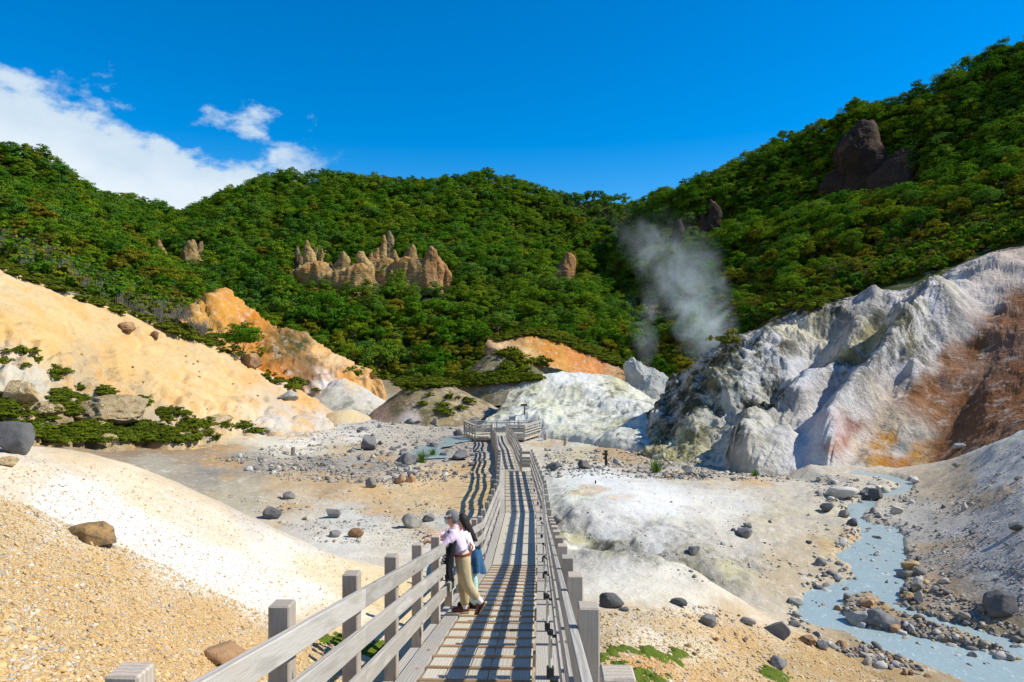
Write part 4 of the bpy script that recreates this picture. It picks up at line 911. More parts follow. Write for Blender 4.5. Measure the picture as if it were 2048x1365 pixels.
# boulders that can be told apart
BIG = [
 # px, py(foot), width, height, rock, label, pitted, planes, seed
 (160,1078,100,50,'ochre','flat rust-brown block lying on the yellow gravel mound',0.0,14,3),
 (8,905,75,74,'basalt','large grey boulder cut by the frame at the top of the gravel mound',0.0,9,5),
 (10,932,40,22,'tan','small tan stone beneath the large grey boulder on the mound',0.1,8,6),
 (442,1330,75,42,'brown','broken brown stone beside the nearest railing posts',0.0,14,7),
 (33,815,62,66,'tan','tall pitted tan boulder above the green ground cover',0.16,7,11),
 (80,838,72,42,'tan','rounded pitted tan boulder beside the tall tan boulder',0.24,3,12),
 (214,842,140,62,'tan','longest pitted tan outcrop lying on the shrubby bank',0.26,1,13),
 (193,860,34,22,'tan','small tan boulder in the green ground cover below the outcrop',0.15,7,14),
 (211,894,42,32,'tan','rounded ochre boulder at the lower edge of the ground cover',0.12,6,15),
 (430,848,62,24,'tan','low tan outcrop at the foot of the ochre slope',0.15,7,16),
 (247,664,44,26,'brown','craggy brown rock cluster high on the ochre slope',0.2,8,17),
 (308,678,18,20,'brown','single brown stone right of the craggy cluster on the ochre slope',0.15,8,18),
 (496,735,48,36,'brown','orange brown knob of rock under the lone tree',0.2,7,19),
 (577,800,42,20,'grey','grey crusted knob on the white foot of the ochre slope',0.2,7,20),
 (244,804,20,12,'tan','small tan stone above the long outcrop',0.12,7,21),
 (140,808,22,14,'tan','small tan stone left of the long outcrop',0.12,7,22),
 (364,878,30,16,'tan','half buried tan stone at the right end of the ground cover',0.12,7,23),
 (544,1037,38,26,'basalt','dark grey boulder alone on the pale flat above the gravel mound',0.03,7,31),
 (664,1037,28,24,'basalt','dark rounded boulder second from the left in the row on the pale flat',0.03,7,32),
 (577,999,24,18,'basalt','small rounded dark boulder on the grey banded flat',0.03,6,33),
 (741,976,22,26,'grey','upright grey boulder left of the two brown rocks',0.05,6,34),
 (800,967,22,20,'brown','left of the two brown rocks standing close together',0.12,8,35),
 (820,965,22,20,'brown','right of the two brown rocks standing close together',0.12,8,36),
 (738,901,32,38,'basalt','tall peaked dark boulder in the boulder field',0.08,9,37),
 (813,929,46,28,'basalt','broad dark boulder below the pale blue runnel',0.05,7,38),
 (921,920,40,24,'basalt','broad blue grey boulder beside the boardwalk shadow',0.05,7,39),
 (893,914,28,18,'grey','smooth pale grey boulder left of the blue grey one',0.04,6,40),
 (820,1056,42,36,'grey','angular grey green boulder below the man',0.04,13,41),
 (855,1044,28,18,'basalt','dark wedge shaped rock behind the angular boulder',0.04,12,42),
 (708,1075,32,20,'brown','reddish brown stone on the pale flat',0.05,8,43),
 (668,1074,24,14,'basalt','low dark stone left of the reddish one',0.04,8,44),
 (917,872,22,16,'basalt','dark boulder touching the left end of the platform',0.05,8,45),
 (948,844,24,12,'basalt','dark boulder behind the left corner of the platform',0.05,8,46),
 (1108,942,32,20,'basalt','flat topped black boulder right of the boardwalk',0.06,9,51),
 (1170,938,32,20,'basalt','rough black boulder left of the dark signpost',0.08,9,52),
 (1378,948,26,20,'grey','grey rounded boulder at the foot of the pale cliff',0.03,6,53),
 (1336,956,16,8,'brown','flat brown stone on the crest of the white mound',0.03,9,54),
 (1488,1075,32,22,'basalt','dark boulder sitting on the right flank of the white mound',0.04,7,55),
 (1496,1056,18,12,'basalt','smaller dark stone behind the flank boulder',0.04,7,56),
 (1222,1215,52,30,'basalt','long dark boulder near the right railing',0.04,9,57),
 (1250,1223,20,11,'basalt','little dark stone at the right end of the long dark boulder',0.04,9,58),
 (1360,1213,34,17,'basalt','dark flat stone alone on the pale right bank',0.04,12,59),
 (1424,1256,36,28,'basalt','dark angular slab on the gravelly right bank',0.03,14,60),
 (1500,1252,30,20,'grey','grey brown block above the moss',0.03,12,61),
 (1560,1276,62,38,'basalt','largest dark boulder on the near bank of the stream',0.03,8,62),
 (1618,1290,34,18,'brown','brown flat rock right of the largest bank boulder',0.03,12,63),
 (1646,1300,22,22,'basalt','upright dark stone right of the brown flat rock',0.03,12,64),
 (1772,1262,68,44,'basalt','biggest boulder on the rubble island in the stream',0.04,11,65),
 (1724,1252,62,34,'grey','grey rock on the rubble island touching the left of the biggest one',0.05,13,66),
 (1740,1216,32,20,'brown','brown stone perched behind the biggest island boulder',0.05,11,67),
 (1838,1082,1,1,'grey','',0,0,0),
 (2008,1228,70,50,'basalt','large black boulder on the right bank near the frame edge',0.05,13,68),
 (2040,1060,34,18,'basalt','dark stone high on the grey right slope',0.05,10,69),
 (1756,1000,30,30,'basalt','pointed grey rock standing at the upper bend of the stream',0.03,9,70),
 (1736,1004,26,22,'basalt','rounded dark rock left of the pointed one in the stream',0.03,7,71),
 (1690,1000,62,30,'pale','broad whitish rock ledge on the left bank of the upper stream',0.06,8,72),
 (1654,1024,24,22,'basalt','dark broken rock at the upper left stream bank',0.04,12,73),
 (1692,1036,22,20,'grey','grey stone at the narrow neck of the stream',0.03,9,74),
 (1708,1052,24,18,'basalt','dark stone just below the narrow neck of the stream',0.03,9,75),
 (1795,1028,26,18,'pale','pale rounded stone on the right side of the upper stream',0.03,6,76),
 (1770,1200,26,16,'grey','pale grey stone in midstream above the island',0.03,10,77),
 (1838,1180,28,22,'grey','pointed stone on the sandy right bank of the stream',0.03,13,78),
 (1824,1138,34,18,'tan','yellowish flat stone at the right water edge',0.03,12,79),
 (1645,1132,30,18,'basalt','dark wedge of rock on the yellow left bank',0.03,12,80),
 (1592,1210,30,16,'grey','pale grey stone at the left water edge of the pool',0.03,7,81),
 (1560,1338,40,22,'basalt','dark broken slab at the bottom of the near bank',0.03,13,82),
 (1390,1110,24,22,'basalt','dark crumbling rock in the gully under the white mound',0.1,9,83),
 (1112,1050,24,24,'grey','grey rock right beside the right railing',0.08,9,84),
 (1834,965,18,14,'pale','pale stone where the brown slope meets the stream',0.03,7,85),
 (1923,897,24,12,'grey','grey stone on the brown scree slope',0.03,8,86),
 (1916,934,18,10,'grey','small grey stone low on the brown scree slope',0.03,8,87),
]
for i, (px, py, w, h, kd, lab, pit, pl, sd) in enumerate(BIG):
    if not lab: continue
    near = w > 36
    place_rock(px, py, w, h, kd, lab, 'boulder' if w > 20 else 'stone', sd * 13, 5 if (pit > 0.1 and w > 40) else (4 if w > 24 else 3), 'boulder' if w > 20 else 'stone', None, None, pit, pl, tilt=0.38 if kd == 'ochre' else 0.0)
# alike boulders by the dozen: copies of a few shapes
SHAPES = {k: [rock_mesh('stone', 900 + 31 * i + 7 * j, 3, RM[k], 0.25, 10, 0.03, (1, rnd.uniform(.7, 1), rnd.uniform(.55, .85))) for i in range(4)] for j, k in enumerate(('basalt', 'grey', 'brown', 'pale', 'tan'))}
def in_poly(px, py, poly): return inside_dist(np.array([[px, py]], float), poly)[0] < 0
def scatter_rocks(n, poly, wr, kinds, label, cat, group, only=None, seed=1, name='stone', hr=(0.55, 0.9), water=False):
    r = random.Random(seed); xs = [p[0] for p in poly]; ys = [p[1] for p in poly]; made = 0; tries = 0
    while made < n and tries < n * 20:
        tries += 1; px, py = r.uniform(min(xs), max(xs)), r.uniform(min(ys), max(ys))
        if not in_poly(px, py, poly): continue
        h = hit(px, py, only)
        if h is None: continue
        loc = h[0]; wx, _ = walk_at(loc.y)
        if abs(loc.x - wx) < 1.35 and loc.y < 68: continue
        w = wr[0] * (wr[1] / wr[0]) ** (r.random() ** 1.8) / F * loc.y
        if water: loc.z = max(loc.z, water_z(loc.y) - 0.22 * w)
        k = r.choice(kinds); o = link(name, r.choice(SHAPES[k]), None, (loc.x, loc.y, loc.z - 0.22 * w), (r.uniform(-.3, .3), r.uniform(-.3, .3), r.uniform(0, 6.3)), (w, w, w * r.uniform(*hr) / 0.8))
        wpx = w * F / loc.y; lo, hi = wr; sz = 'small' if wpx < lo * (hi / lo) ** 0.22 else ('large' if wpx > lo * (hi / lo) ** 0.6 else 'middling')
        tag(o, '%s %s %s' % (sz, {'basalt': 'dark', 'grey': 'grey', 'brown': 'brown', 'pale': 'whitish', 'tan': 'tan'}[k], label), cat, group); made += 1
scatter_rocks(75, [(690,860),(800,838),(925,850),(930,880),(860,910),(960,935),(960,965),(800,960),(700,915)], (9, 22), ('basalt', 'basalt', 'grey'), 'boulder in the boulder field left of the viewing platform', 'boulder', 'boulders of the field left of the platform', seed=2)
scatter_rocks(30, [(560,905),(760,915),(880,935),(860,950),(640,945)], (7, 13), ('basalt', 'brown'), 'stone on the grey streaked valley flat', 'stone', 'stones on the grey streaked flat', seed=3)
scatter_rocks(22, [(1100,925),(1300,925),(1480,945),(1480,962),(1250,945),(1100,945)], (8, 18), ('basalt', 'grey', 'grey'), 'stone along the foot of the pale cliff', 'stone', 'stones along the cliff foot', seed=4)
scatter_rocks(40, [(1620,955),(1800,960),(1820,1000),(1840,1060),(1780,1050),(1700,1010),(1640,1010)], (9, 22), ('basalt', 'grey', 'grey', 'pale'), 'stone in the rubble at the upper bend of the stream', 'stone', 'stones at the upper bend', seed=5, name='rock', water=True)
scatter_rocks(40, [(1655,1225),(1700,1180),(1790,1200),(1900,1255),(2048,1305),(2048,1335),(1900,1295),(1760,1262)], (11, 28), ('basalt', 'grey', 'grey', 'brown', 'tan'), 'angular stone on the rubble island in the stream', 'stone', 'stones on the rubble island', seed=6, name='rock', water=True)
scatter_rocks(46, [(1800,1100),(1840,1090),(1870,1180),(1950,1230),(2048,1270),(2048,1300),(1940,1262),(1840,1232),(1800,1180)], (10, 26), ('basalt', 'grey', 'tan', 'grey'), 'angular stone on the right bank of the stream', 'stone', 'stones on the right stream bank', seed=7, name='rock', water=True)
scatter_rocks(36, [(1580,1215),(1610,1262),(1700,1285),(1800,1320),(1890,1350),(1860,1365),(1740,1325),(1620,1290),(1560,1240)], (10, 24), ('basalt', 'grey', 'brown'), 'stone along the near left bank of the stream', 'stone', 'stones on the near left bank', seed=8, name='rock', water=True)
scatter_rocks(16, [(1380,1030),(1660,1040),(1700,1100),(1600,1180),(1480,1130)], (8, 17), ('basalt', 'grey'), 'lone stone on the flank between white mound and stream', 'stone', 'stones on the white mound flank', seed=9)
scatter_rocks(14, [(1290,1230),(1480,1230),(1560,1300),(1640,1350),(1400,1350)], (9, 18), ('basalt', 'grey', 'brown'), 'stone on the gravelly bank right of the boardwalk', 'stone', 'stones on the near gravel bank', seed=10)
scatter_rocks(18, [(1860,1000),(2048,900),(2048,1200),(1900,1180)], (7, 16), ('grey', 'basalt'), 'stone on the grey slope above the right bank', 'stone', 'stones on the grey right slope', seed=11)
scatter_rocks(14, [(40,640),(420,720),(560,800),(420,830),(200,740)], (5, 9), ('brown', 'tan'), 'stone stuck in the ochre slope', 'stone', 'stones in the ochre slope', seed=12)
scatter_rocks(16, [(480,1010),(860,1000),(900,1095),(640,1085)], (6, 13), ('basalt', 'grey', 'brown'), 'stone on the pale flat above the gravel mound', 'stone', 'stones on the pale flat', seed=13)
scatter_rocks(34, [(1690,1060),(1790,1060),(1805,1140),(1790,1190),(1700,1170),(1640,1180),(1610,1220),(1640,1240),(1700,1180),(1720,1130)], (7, 20), ('basalt', 'grey', 'grey', 'pale'), 'stone breaking the surface in midstream', 'stone', 'stones in midstream', seed=15, water=True, name='rock')
scatter_rocks(14, [(1700,1285),(1800,1300),(1900,1335),(2040,1360),(1950,1365),(1800,1325)], (8, 20), ('basalt', 'grey', 'pale'), 'wet stone in the lower reach of the stream', 'stone', 'stones in the lower stream', seed=16, water=True, name='rock')
# ---- rock pinnacles on the forest slope
def spire(px, top, base, w, kind, label, seed, lean=0.0, name='rock_pinnacle', cat='pinnacle', nr=48, flat=0.75, blunt=0.25, expo=0.62, dd=0.0, d=None):
    if d is None:
        h = hit(px, base, HILLS)
        if h is None: return None
        d = h[0].y
    d += dd
    foot = Vector(P(px, base + 6, d)); H = (base + 6 - top) / F * d; W = w / F * d
    nz = 80; a = np.linspace(0, 2 * math.pi, nr, endpoint=False); t = np.linspace(0, 1, nz)
    T, A = np.meshgrid(t, a, indexing='ij')
    prof = (1 - T) ** expo * (1 - blunt) + blunt * np.sqrt(np.clip(1 - T ** 4, 0, 1))
    cx = lean * W * T + 0.16 * W * np.sin(T * 5 + seed); 
    r = 0.5 * W * prof * (1.2 - 0.2 * T)
    V = np.stack([cx + r * np.cos(A), flat * r * np.sin(A), T * H], -1).reshape(-1, 3)
    rr = np.stack([np.cos(A), np.sin(A), 0 * A], -1).reshape(-1, 3)
    q = V / W
    ww = W / 5.0                                        # erosion has a real size, whatever the width of the rock
    Q = V + np.array(foot)
    col = fbm(Q * np.array([1, 1, .16]), 0.42, 4, 0.55, seed=seed % 13, ridged=True)
    disp = (0.30 * W * 0.5 * fbm(q * np.array([1, 1, .30]), 1.5, 4, 0.6, seed=seed, ridged=True) + 0.55 * col * min(1.3, 0.5 + ww * .5) + 0.30 * fbm(Q, 0.9, 4, 0.62, seed=seed + 9, ridged=True) - 0.25)
    V = V + rr * (disp * (0.3 + 0.7 * prof.reshape(-1)))[:, None]
    V[:, 0] += 0.30 * W * fbm(q * np.array([0, 0, 1]), 0.8, 3, seed=seed + 3) * T.reshape(-1)
    V[:, 2] += (1.1 * fbm(Q * np.array([1, 1, .1]), 0.5, 4, 0.6, seed=seed % 17, ridged=True)) * np.clip(T.reshape(-1) * 2, 0, 1) * min(1, ww)
    i = np.arange(nr); Fc = []
    for k in range(nz - 1): Fc.append(np.stack([k * nr + i, k * nr + (i + 1) % nr, (k + 1) * nr + (i + 1) % nr, (k + 1) * nr + i], -1))
    o = link(name, mesh_np(name, V, np.concatenate(Fc), RM[kind], False), None, foot); return tag(o, label, cat)
SP = [
 (614,485,566,26,'spire','tall pale yellow pinnacle at the left end of the row'),
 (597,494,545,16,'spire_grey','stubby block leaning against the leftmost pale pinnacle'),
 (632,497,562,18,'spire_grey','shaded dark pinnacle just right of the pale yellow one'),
 (642,497,562,13,'spire','slim twin pinnacle right of the shaded one'),
 (680,508,572,36,'spire','broad based pinnacle with a pale band, second cluster from left'),
 (662,522,548,12,'spire','short knob beside the broad based pinnacle'),
 (722,504,580,34,'spire','sharp ochre pinnacle with a shaded left face in the middle of the row'),
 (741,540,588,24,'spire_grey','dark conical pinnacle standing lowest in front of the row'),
 (743,506,550,16,'spire','narrow pinnacle behind the low dark cone'),
 (753,498,546,18,'spire','ridge topped pinnacle left of the two highest spires'),
 (767,472,540,15,'spire','thin pale spire just left of the highest dark spire'),
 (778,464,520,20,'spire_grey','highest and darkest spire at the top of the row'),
 (771,515,545,18,'spire','short blunt pinnacle under the thin pale spire'),
 (790,503,556,22,'spire','knobbly pinnacle right of the highest spire'),
 (830,494,566,34,'spire','big pinnacle with a bright right edge, right half of the row'),
 (826,548,584,20,'spire_orange','small orange cone at the foot of the big right pinnacle'),
 (860,498,586,40,'spire_orange','broadest orange brown pinnacle near the right end'),
 (876,515,586,26,'spire_orange','stepped orange pinnacle leaning on the broadest one'),
 (890,526,584,22,'spire_orange','last and lowest shouldered pinnacle at the right end'),
 (584,545,564,7,'spire','tiny needle of rock left of the pinnacle row'),
 (322,482,520,20,'spire','small pale pinnacle alone at far left of the slope'),
 (386,482,545,34,'spire','forked pale pinnacle on the left forest slope'),
 (401,486,540,20,'spire_grey','thin shaded pinnacle behind the forked pale one'),
 (1133,508,570,42,'spire_orange','lone orange and white rock face below the gap'),
 (1428,404,468,28,'spire_brown','dark brown crag above the steam on the right hill'),
 (1408,428,478,20,'spire_brown','slimmer dark crag left of the brown crag'),
 (1360,440,490,22,'spire_brown','dark crag lowest and furthest left on the right hill'),
 (1732,243,385,120,'spire_brown','great brown crag with a pale ridge high on the right hill'),
 (1795,300,395,90,'spire_brown','rounded dark shoulder of rock right of the great brown crag'),
 (1700,310,385,80,'spire_brown','lower left buttress of the great brown crag'),
]
for i, (px, t, b_, w, kd, lab) in enumerate(SP):
    big = w > 60
    spire(px, t, b_, w, kd, lab, 100 + i, rnd.uniform(-.15, .15) if not big else 0.1, 'rock_crag' if big else 'rock_pinnacle', 'crag' if big else 'pinnacle', 90 if big else 48, 0.8, 0.12 if big else (0.3 if w > 24 else 0.2), dd=(5.0 if big else 0.0))
for px, t, b_, w, lab in ((648, 528, 580, 90, 'tan rock wall joining the left pinnacles'), (706, 532, 590, 84, 'ochre rock wall between the second cluster and the middle pinnacle'), (762, 520, 586, 80, 'ochre rock wall under the two highest spires'), (815, 518, 588, 90, 'shaded ochre rock wall joining the right half of the pinnacles')):
    spire(px, t, b_, w, 'spire', lab, int(px), 0, 'rock_wall', 'rock wall', 80, 0.4, 0.8, dd=3.0)
spire(1284, 722, 808, 118, 'white', 'sharp white crusted peak beside the steam vent', 333, -0.02, 'white_peak', 'rock peak', 90, 0.9, 0.05, d=90, expo=0.95)
spire(1312, 752, 806, 60, 'white', 'lower right shoulder of the white crusted peak', 341, 0.0, 'white_peak', 'rock peak', 70, 0.9, 0.10, d=89, expo=0.85)
# ---- scattering of uncountable small stones: one object per spread
def stuff_scatter(name, pts, scale, kinds, protos, label, rot=None, squash=None, seed=5):
    n = len(pts); me = bpy.data.meshes.new(name); me.vertices.add(n); me.vertices.foreach_set('co', np.asarray(pts, np.float32).ravel())
    def attr(nm, ty, dat):
        a = me.attributes.new(nm, ty, 'POINT'); a.data.foreach_set('vector' if ty == 'FLOAT_VECTOR' else 'value', np.asarray(dat, np.float32 if ty != 'INT' else np.int32).ravel())
    rs = np.random.RandomState(seed)
    if rot is None: rot = rs.uniform(0, 6.28, (n, 3))
    sc = np.repeat(np.asarray(scale, float)[:, None], 3, 1)
    if squash is not None: sc = sc * squash
    attr('scl', 'FLOAT_VECTOR', sc); attr('rot', 'FLOAT_VECTOR', rot); attr('kind_index', 'INT', kinds)
    o = link(name, me); tag(o, label, kind='stuff')
    ng = bpy.data.node_groups.new(name + '_nodes', 'GeometryNodeTree')
    ng.interface.new_socket('Geometry', in_out='INPUT', socket_type='NodeSocketGeometry'); ng.interface.new_socket('Geometry', in_out='OUTPUT', socket_type='NodeSocketGeometry')
    N = ng.nodes; L = ng.links; gi = N.new('NodeGroupInput'); go = N.new('NodeGroupOutput'); jn = N.new('GeometryNodeJoinGeometry')
    def nattr(nm, ty):
        a = N.new('GeometryNodeInputNamedAttribute'); a.data_type = ty; a.inputs[0].default_value = nm; return a.outputs[0]
    A_s, A_r, A_k = nattr('scl', 'FLOAT_VECTOR'), nattr('rot', 'FLOAT_VECTOR'), nattr('kind_index', 'INT')
    e2r = N.new('FunctionNodeEulerToRotation'); L.new(A_r, e2r.inputs[0])
    for k, pr in enumerate(protos):
        oi = N.new('GeometryNodeObjectInfo'); oi.transform_space = 'ORIGINAL'; oi.inputs[0].default_value = pr; oi.inputs[1].default_value = True
        cmpn = N.new('FunctionNodeCompare'); cmpn.data_type = 'INT'; cmpn.operation = 'EQUAL'; L.new(A_k, cmpn.inputs[2]); cmpn.inputs[3].default_value = k
        ip = N.new('GeometryNodeInstanceOnPoints'); L.new(gi.outputs[0], ip.inputs['Points']); L.new(cmpn.outputs[0], ip.inputs['Selection'])
        L.new(oi.outputs['Geometry'], ip.inputs['Instance']); L.new(e2r.outputs[0], ip.inputs['Rotation']); L.new(A_s, ip.inputs['Scale'])
        L.new(ip.outputs[0], jn.inputs[0])
    L.new(jn.outputs[0], go.inputs[0])
    md = o.modifiers.new('scatter', 'NODES'); md.node_group = ng
    return o
def screen_points(n, poly, only=None, seed=1, pw=1.0):
    """points of the terrain seen inside a photo polygon (denser where it is nearer)"""
    r = random.Random(seed); xs = [p[0] for p in poly]; ys = [p[1] for p in poly]; out = []
    C = np.array([[r.uniform(min(xs), max(xs)), r.uniform(min(ys), max(ys))] for _ in range(int(n * 2.5))])
    C = C[inside_dist(C, poly) < 0][:n]
    for px, py in C:
        h = hit(px, py, only)
        if h: out.append((h[0].x, h[0].y, h[0].z))
    return np.array(out)
m_peb, nt_, b_ = new_mat('gravel_stone'); q_ = NB(nt_)
oi_ = q_.n('ObjectInfo'); cr_ = q_.n('ValToRGB'); nt_.links.new(oi_.outputs['Random'], cr_.inputs[0])
el_ = cr_.color_ramp.elements; el_[0].position = 0; el_[0].color = (0.50, 0.33, 0.14, 1); el_[1].position = 1; el_[1].color = (0.58, 0.54, 0.46, 1)
for p_, c_ in ((0.25, (0.60, 0.43, 0.20, 1)), (0.45, (0.40, 0.25, 0.10, 1)), (0.6, (0.64, 0.47, 0.23, 1)), (0.72, (0.28, 0.20, 0.13, 1)), (0.8, (0.66, 0.56, 0.40, 1)), (0.9, (0.30, 0.29, 0.26, 1))): e = el_.new(p_); e.color = c_
nt_.links.new(cr_.outputs[0], b_.inputs['Base Color']); b_.inputs['Roughness'].default_value = 0.9
m_rub, nt_, b_ = new_mat('rubble_stone'); q_ = NB(nt_)
oi_ = q_.n('ObjectInfo'); cr_ = q_.n('ValToRGB'); nt_.links.new(oi_.outputs['Random'], cr_.inputs[0])
el_ = cr_.color_ramp.elements; el_[0].position = 0; el_[0].color = (0.13, 0.125, 0.12, 1); el_[1].position = 1; el_[1].color = (0.50, 0.48, 0.43, 1)
for p_, c_ in ((0.3, (0.22, 0.21, 0.195, 1)), (0.5, (0.34, 0.29, 0.21, 1)), (0.65, (0.16, 0.15, 0.14, 1)), (0.8, (0.40, 0.37, 0.32, 1))): e = el_.new(p_); e.color = c_
nt_.links.new(cr_.outputs[0], b_.inputs['Base Color']); b_.inputs['Roughness'].default_value = 0.9
def pebble_proto(mat, label, px, py, seed):
    """a real pebble lying on the ground, whose mesh the spread of gravel repeats"""
    h = hit(px, py); me = rock_mesh('pebble', seed, 2, mat, 0.2, 8, 0.0, (1, .8, .6))
    o = link('pebble', me, None, (h[0].x, h[0].y, h[0].z - 0.01), (0, 0, seed), (0.07,) * 3); return tag(o, label, 'pebble')
GPB = [pebble_proto(m_peb, 'pale pebble on the yellow gravel below the rust-brown block', 250, 1180, 501), pebble_proto(m_peb, 'pebble on the yellow gravel near the bottom left corner', 90, 1320, 502), pebble_proto(m_peb, 'pebble on the gravel left of the nearest railing post', 210, 1290, 503)]
RPB = [pebble_proto(m_rub, 'grey pebble on the right bank just above the dark angular slab', 1440, 1222, 511), pebble_proto(m_rub, 'grey pebble between bank boulders and railing', 1330, 1270, 512), pebble_proto(m_rub, 'grey pebble below the largest bank boulder', 1540, 1310, 513)]
def powsize(n, lo, hi, seed, e=2.6):
    r = np.random.RandomState(seed).random(n); return lo * (1 - r * (1 - (lo / hi) ** e)) ** (-1 / e)
GO = [ground]
def spread(name, specs, protos, label, seed, clump=0.0):
    P_, S_ = [], []
    for i, (n, poly, lo, hi) in enumerate(specs):
        q = screen_points(n, poly, GO, seed + i)
        if clump: q = q[fbm(q, 0.55, 4, 0.6, seed=seed + i) + np.random.RandomState(seed + i).uniform(-.25, .25, len(q)) > clump]
        P_.append(q); S_.append(powsize(len(q), lo, hi, seed + i) * np.ones(len(q)))
    P_ = np.concatenate(P_); S_ = np.concatenate(S_); k = np.random.RandomState(seed).randint(0, len(protos), len(P_))
    P_[:, 2] -= S_ * 0.12
    rs = np.random.RandomState(seed + 50); rot = np.stack([rs.normal(0, .35, len(P_)), rs.normal(0, .35, len(P_)), rs.uniform(0, 6.28, len(P_))], -1)
    return stuff_scatter(name, P_, S_, k, protos, label, rot)
MG = [(-60,985),(60,1010),(190,1075),(330,1130),(430,1185),(540,1230),(660,1275),(740,1330),(740,1365),(-60,1365)]
spread('gravel', [(56000, MG, 0.010, 0.055), (260, MG, 0.04, 0.11), (9000, [(-60,960),(120,1040),(330,1110),(480,1180),(640,1250),(740,1310),(660,1310),(430,1200),(190,1095),(-60,1000)], .010, .05), (3600, [(-20,905),(250,935),(560,1060),(760,1150),(860,1230),(700,1270),(420,1150),(200,1060),(-20,990)], 0.015, 0.05),
                  (5000, [(1200,1225),(1420,1210),(1560,1260),(1700,1320),(1800,1365),(1200,1365)], 0.02, 0.10)], GPB, 'loose yellow gravel over the near mound and bank', 71)
spread('rubble', [(4600, [(1600,950),(1830,955),(1850,1060),(1900,1180),(2048,1260),(2048,1345),(1900,1365),(1740,1330),(1580,1270),(1570,1210),(1640,1120),(1690,1060),(1640,1010)], 0.06, 0.5),
                  (4600, [(1840,1000),(2048,880),(2048,1240),(1880,1180)], 0.03, 0.2),
                  (6000, [(660,850),(900,830),(960,880),(980,960),(860,975),(560,960),(420,920),(560,890)], 0.08, 0.5),
                  (4000, [(1090,900),(1300,900),(1560,945),(1620,965),(1280,958),(1090,955)], 0.07, 0.5),
                  (3000, [(1100,960),(1640,960),(1660,1100),(1560,1200),(1380,1160),(1110,1060)], 0.02, 0.16),
                  (3500, [(440,990),(880,960),(940,1100),(640,1085)], 0.03, 0.2),
                  (1600, [(520,800),(760,800),(980,800),(990,860),(760,868),(540,868)], 0.1, 0.5)], RPB, 'loose grey rubble of small stones along the stream and valley floor', 91, 0.02)
# ------------------------------------------------------------------ vegetation
def leaf_mat(name, cols, yellow=(0.16, 0.15, 0.02), trans=0.35):
    m = bpy.data.materials.new(name); m.use_nodes = True; nt = m.node_tree; nt.nodes.clear(); q = NB(nt)
    out = q.n('OutputMaterial'); d = q.n('BsdfDiffuse'); t = q.n('BsdfTranslucent'); mx = q.n('MixShader'); mx.inputs[0].default_value = trans
    oi = q.n('ObjectInfo'); at = q.n('VertexColor', layer_name='col'); pos = q.n('NewGeometry').outputs['Position']
    cr = q.n('ValToRGB'); nt.links.new(oi.outputs['Random'], cr.inputs[0]); e = cr.color_ramp.elements
    e[0].color = (*cols[0], 1); e[1].color = (*cols[-1], 1)
    for i, c in enumerate(cols[1:-1]): x = e.new((i + 1) / (len(cols) - 1)); x.color = (*c, 1)
    c = q.mix(1.0, cr.outputs[0], at.outputs['Color'], 'MULTIPLY')
    z = q.noise(pos, 0.03, 3, 0.6); c = q.mix(q.ramp(z, 0.52, 0.70, 0, 0.55), c, yellow)
    nt.links.new(c, d.inputs[0]); nt.links.new(c, t.inputs[0]); nt.links.new(d.outputs[0], mx.inputs[1]); nt.links.new(t.outputs[0], mx.inputs[2]); nt.links.new(mx.outputs[0], out.inputs[0])
    return m
ML_G = leaf_mat('green_leaves', [(0.062, 0.165, 0.010), (0.10, 0.21, 0.012), (0.048, 0.135, 0.013), (0.14, 0.23, 0.012), (0.07, 0.17, 0.028), (0.165, 0.24, 0.013), (0.066, 0.18, 0.010)], (0.19, 0.25, 0.016))
ML_Y = leaf_mat('yellowing_leaves', [(0.15, 0.20, 0.012), (0.20, 0.205, 0.014), (0.17, 0.18, 0.014), (0.23, 0.19, 0.018)], (0.17, 0.13, 0.02))
ML_O = leaf_mat('autumn_leaves', [(0.18, 0.17, 0.02), (0.16, 0.16, 0.025), (0.18, 0.185, 0.022), (0.145, 0.15, 0.035)], (0.14, 0.10, 0.025))
ML_S = leaf_mat('shrub_leaves', [(0.11, 0.155, 0.012), (0.135, 0.165, 0.014), (0.095, 0.13, 0.014)], (0.14, 0.13, 0.018))
M_BARK = simple_mat('bark', (0.10, 0.085, 0.07), 0.9, 0.1, vary=0.4, scale=3)
M_PALEBARK = simple_mat('pale_bark', (0.20, 0.175, 0.15), 0.9, 0.1, vary=0.3, scale=3)
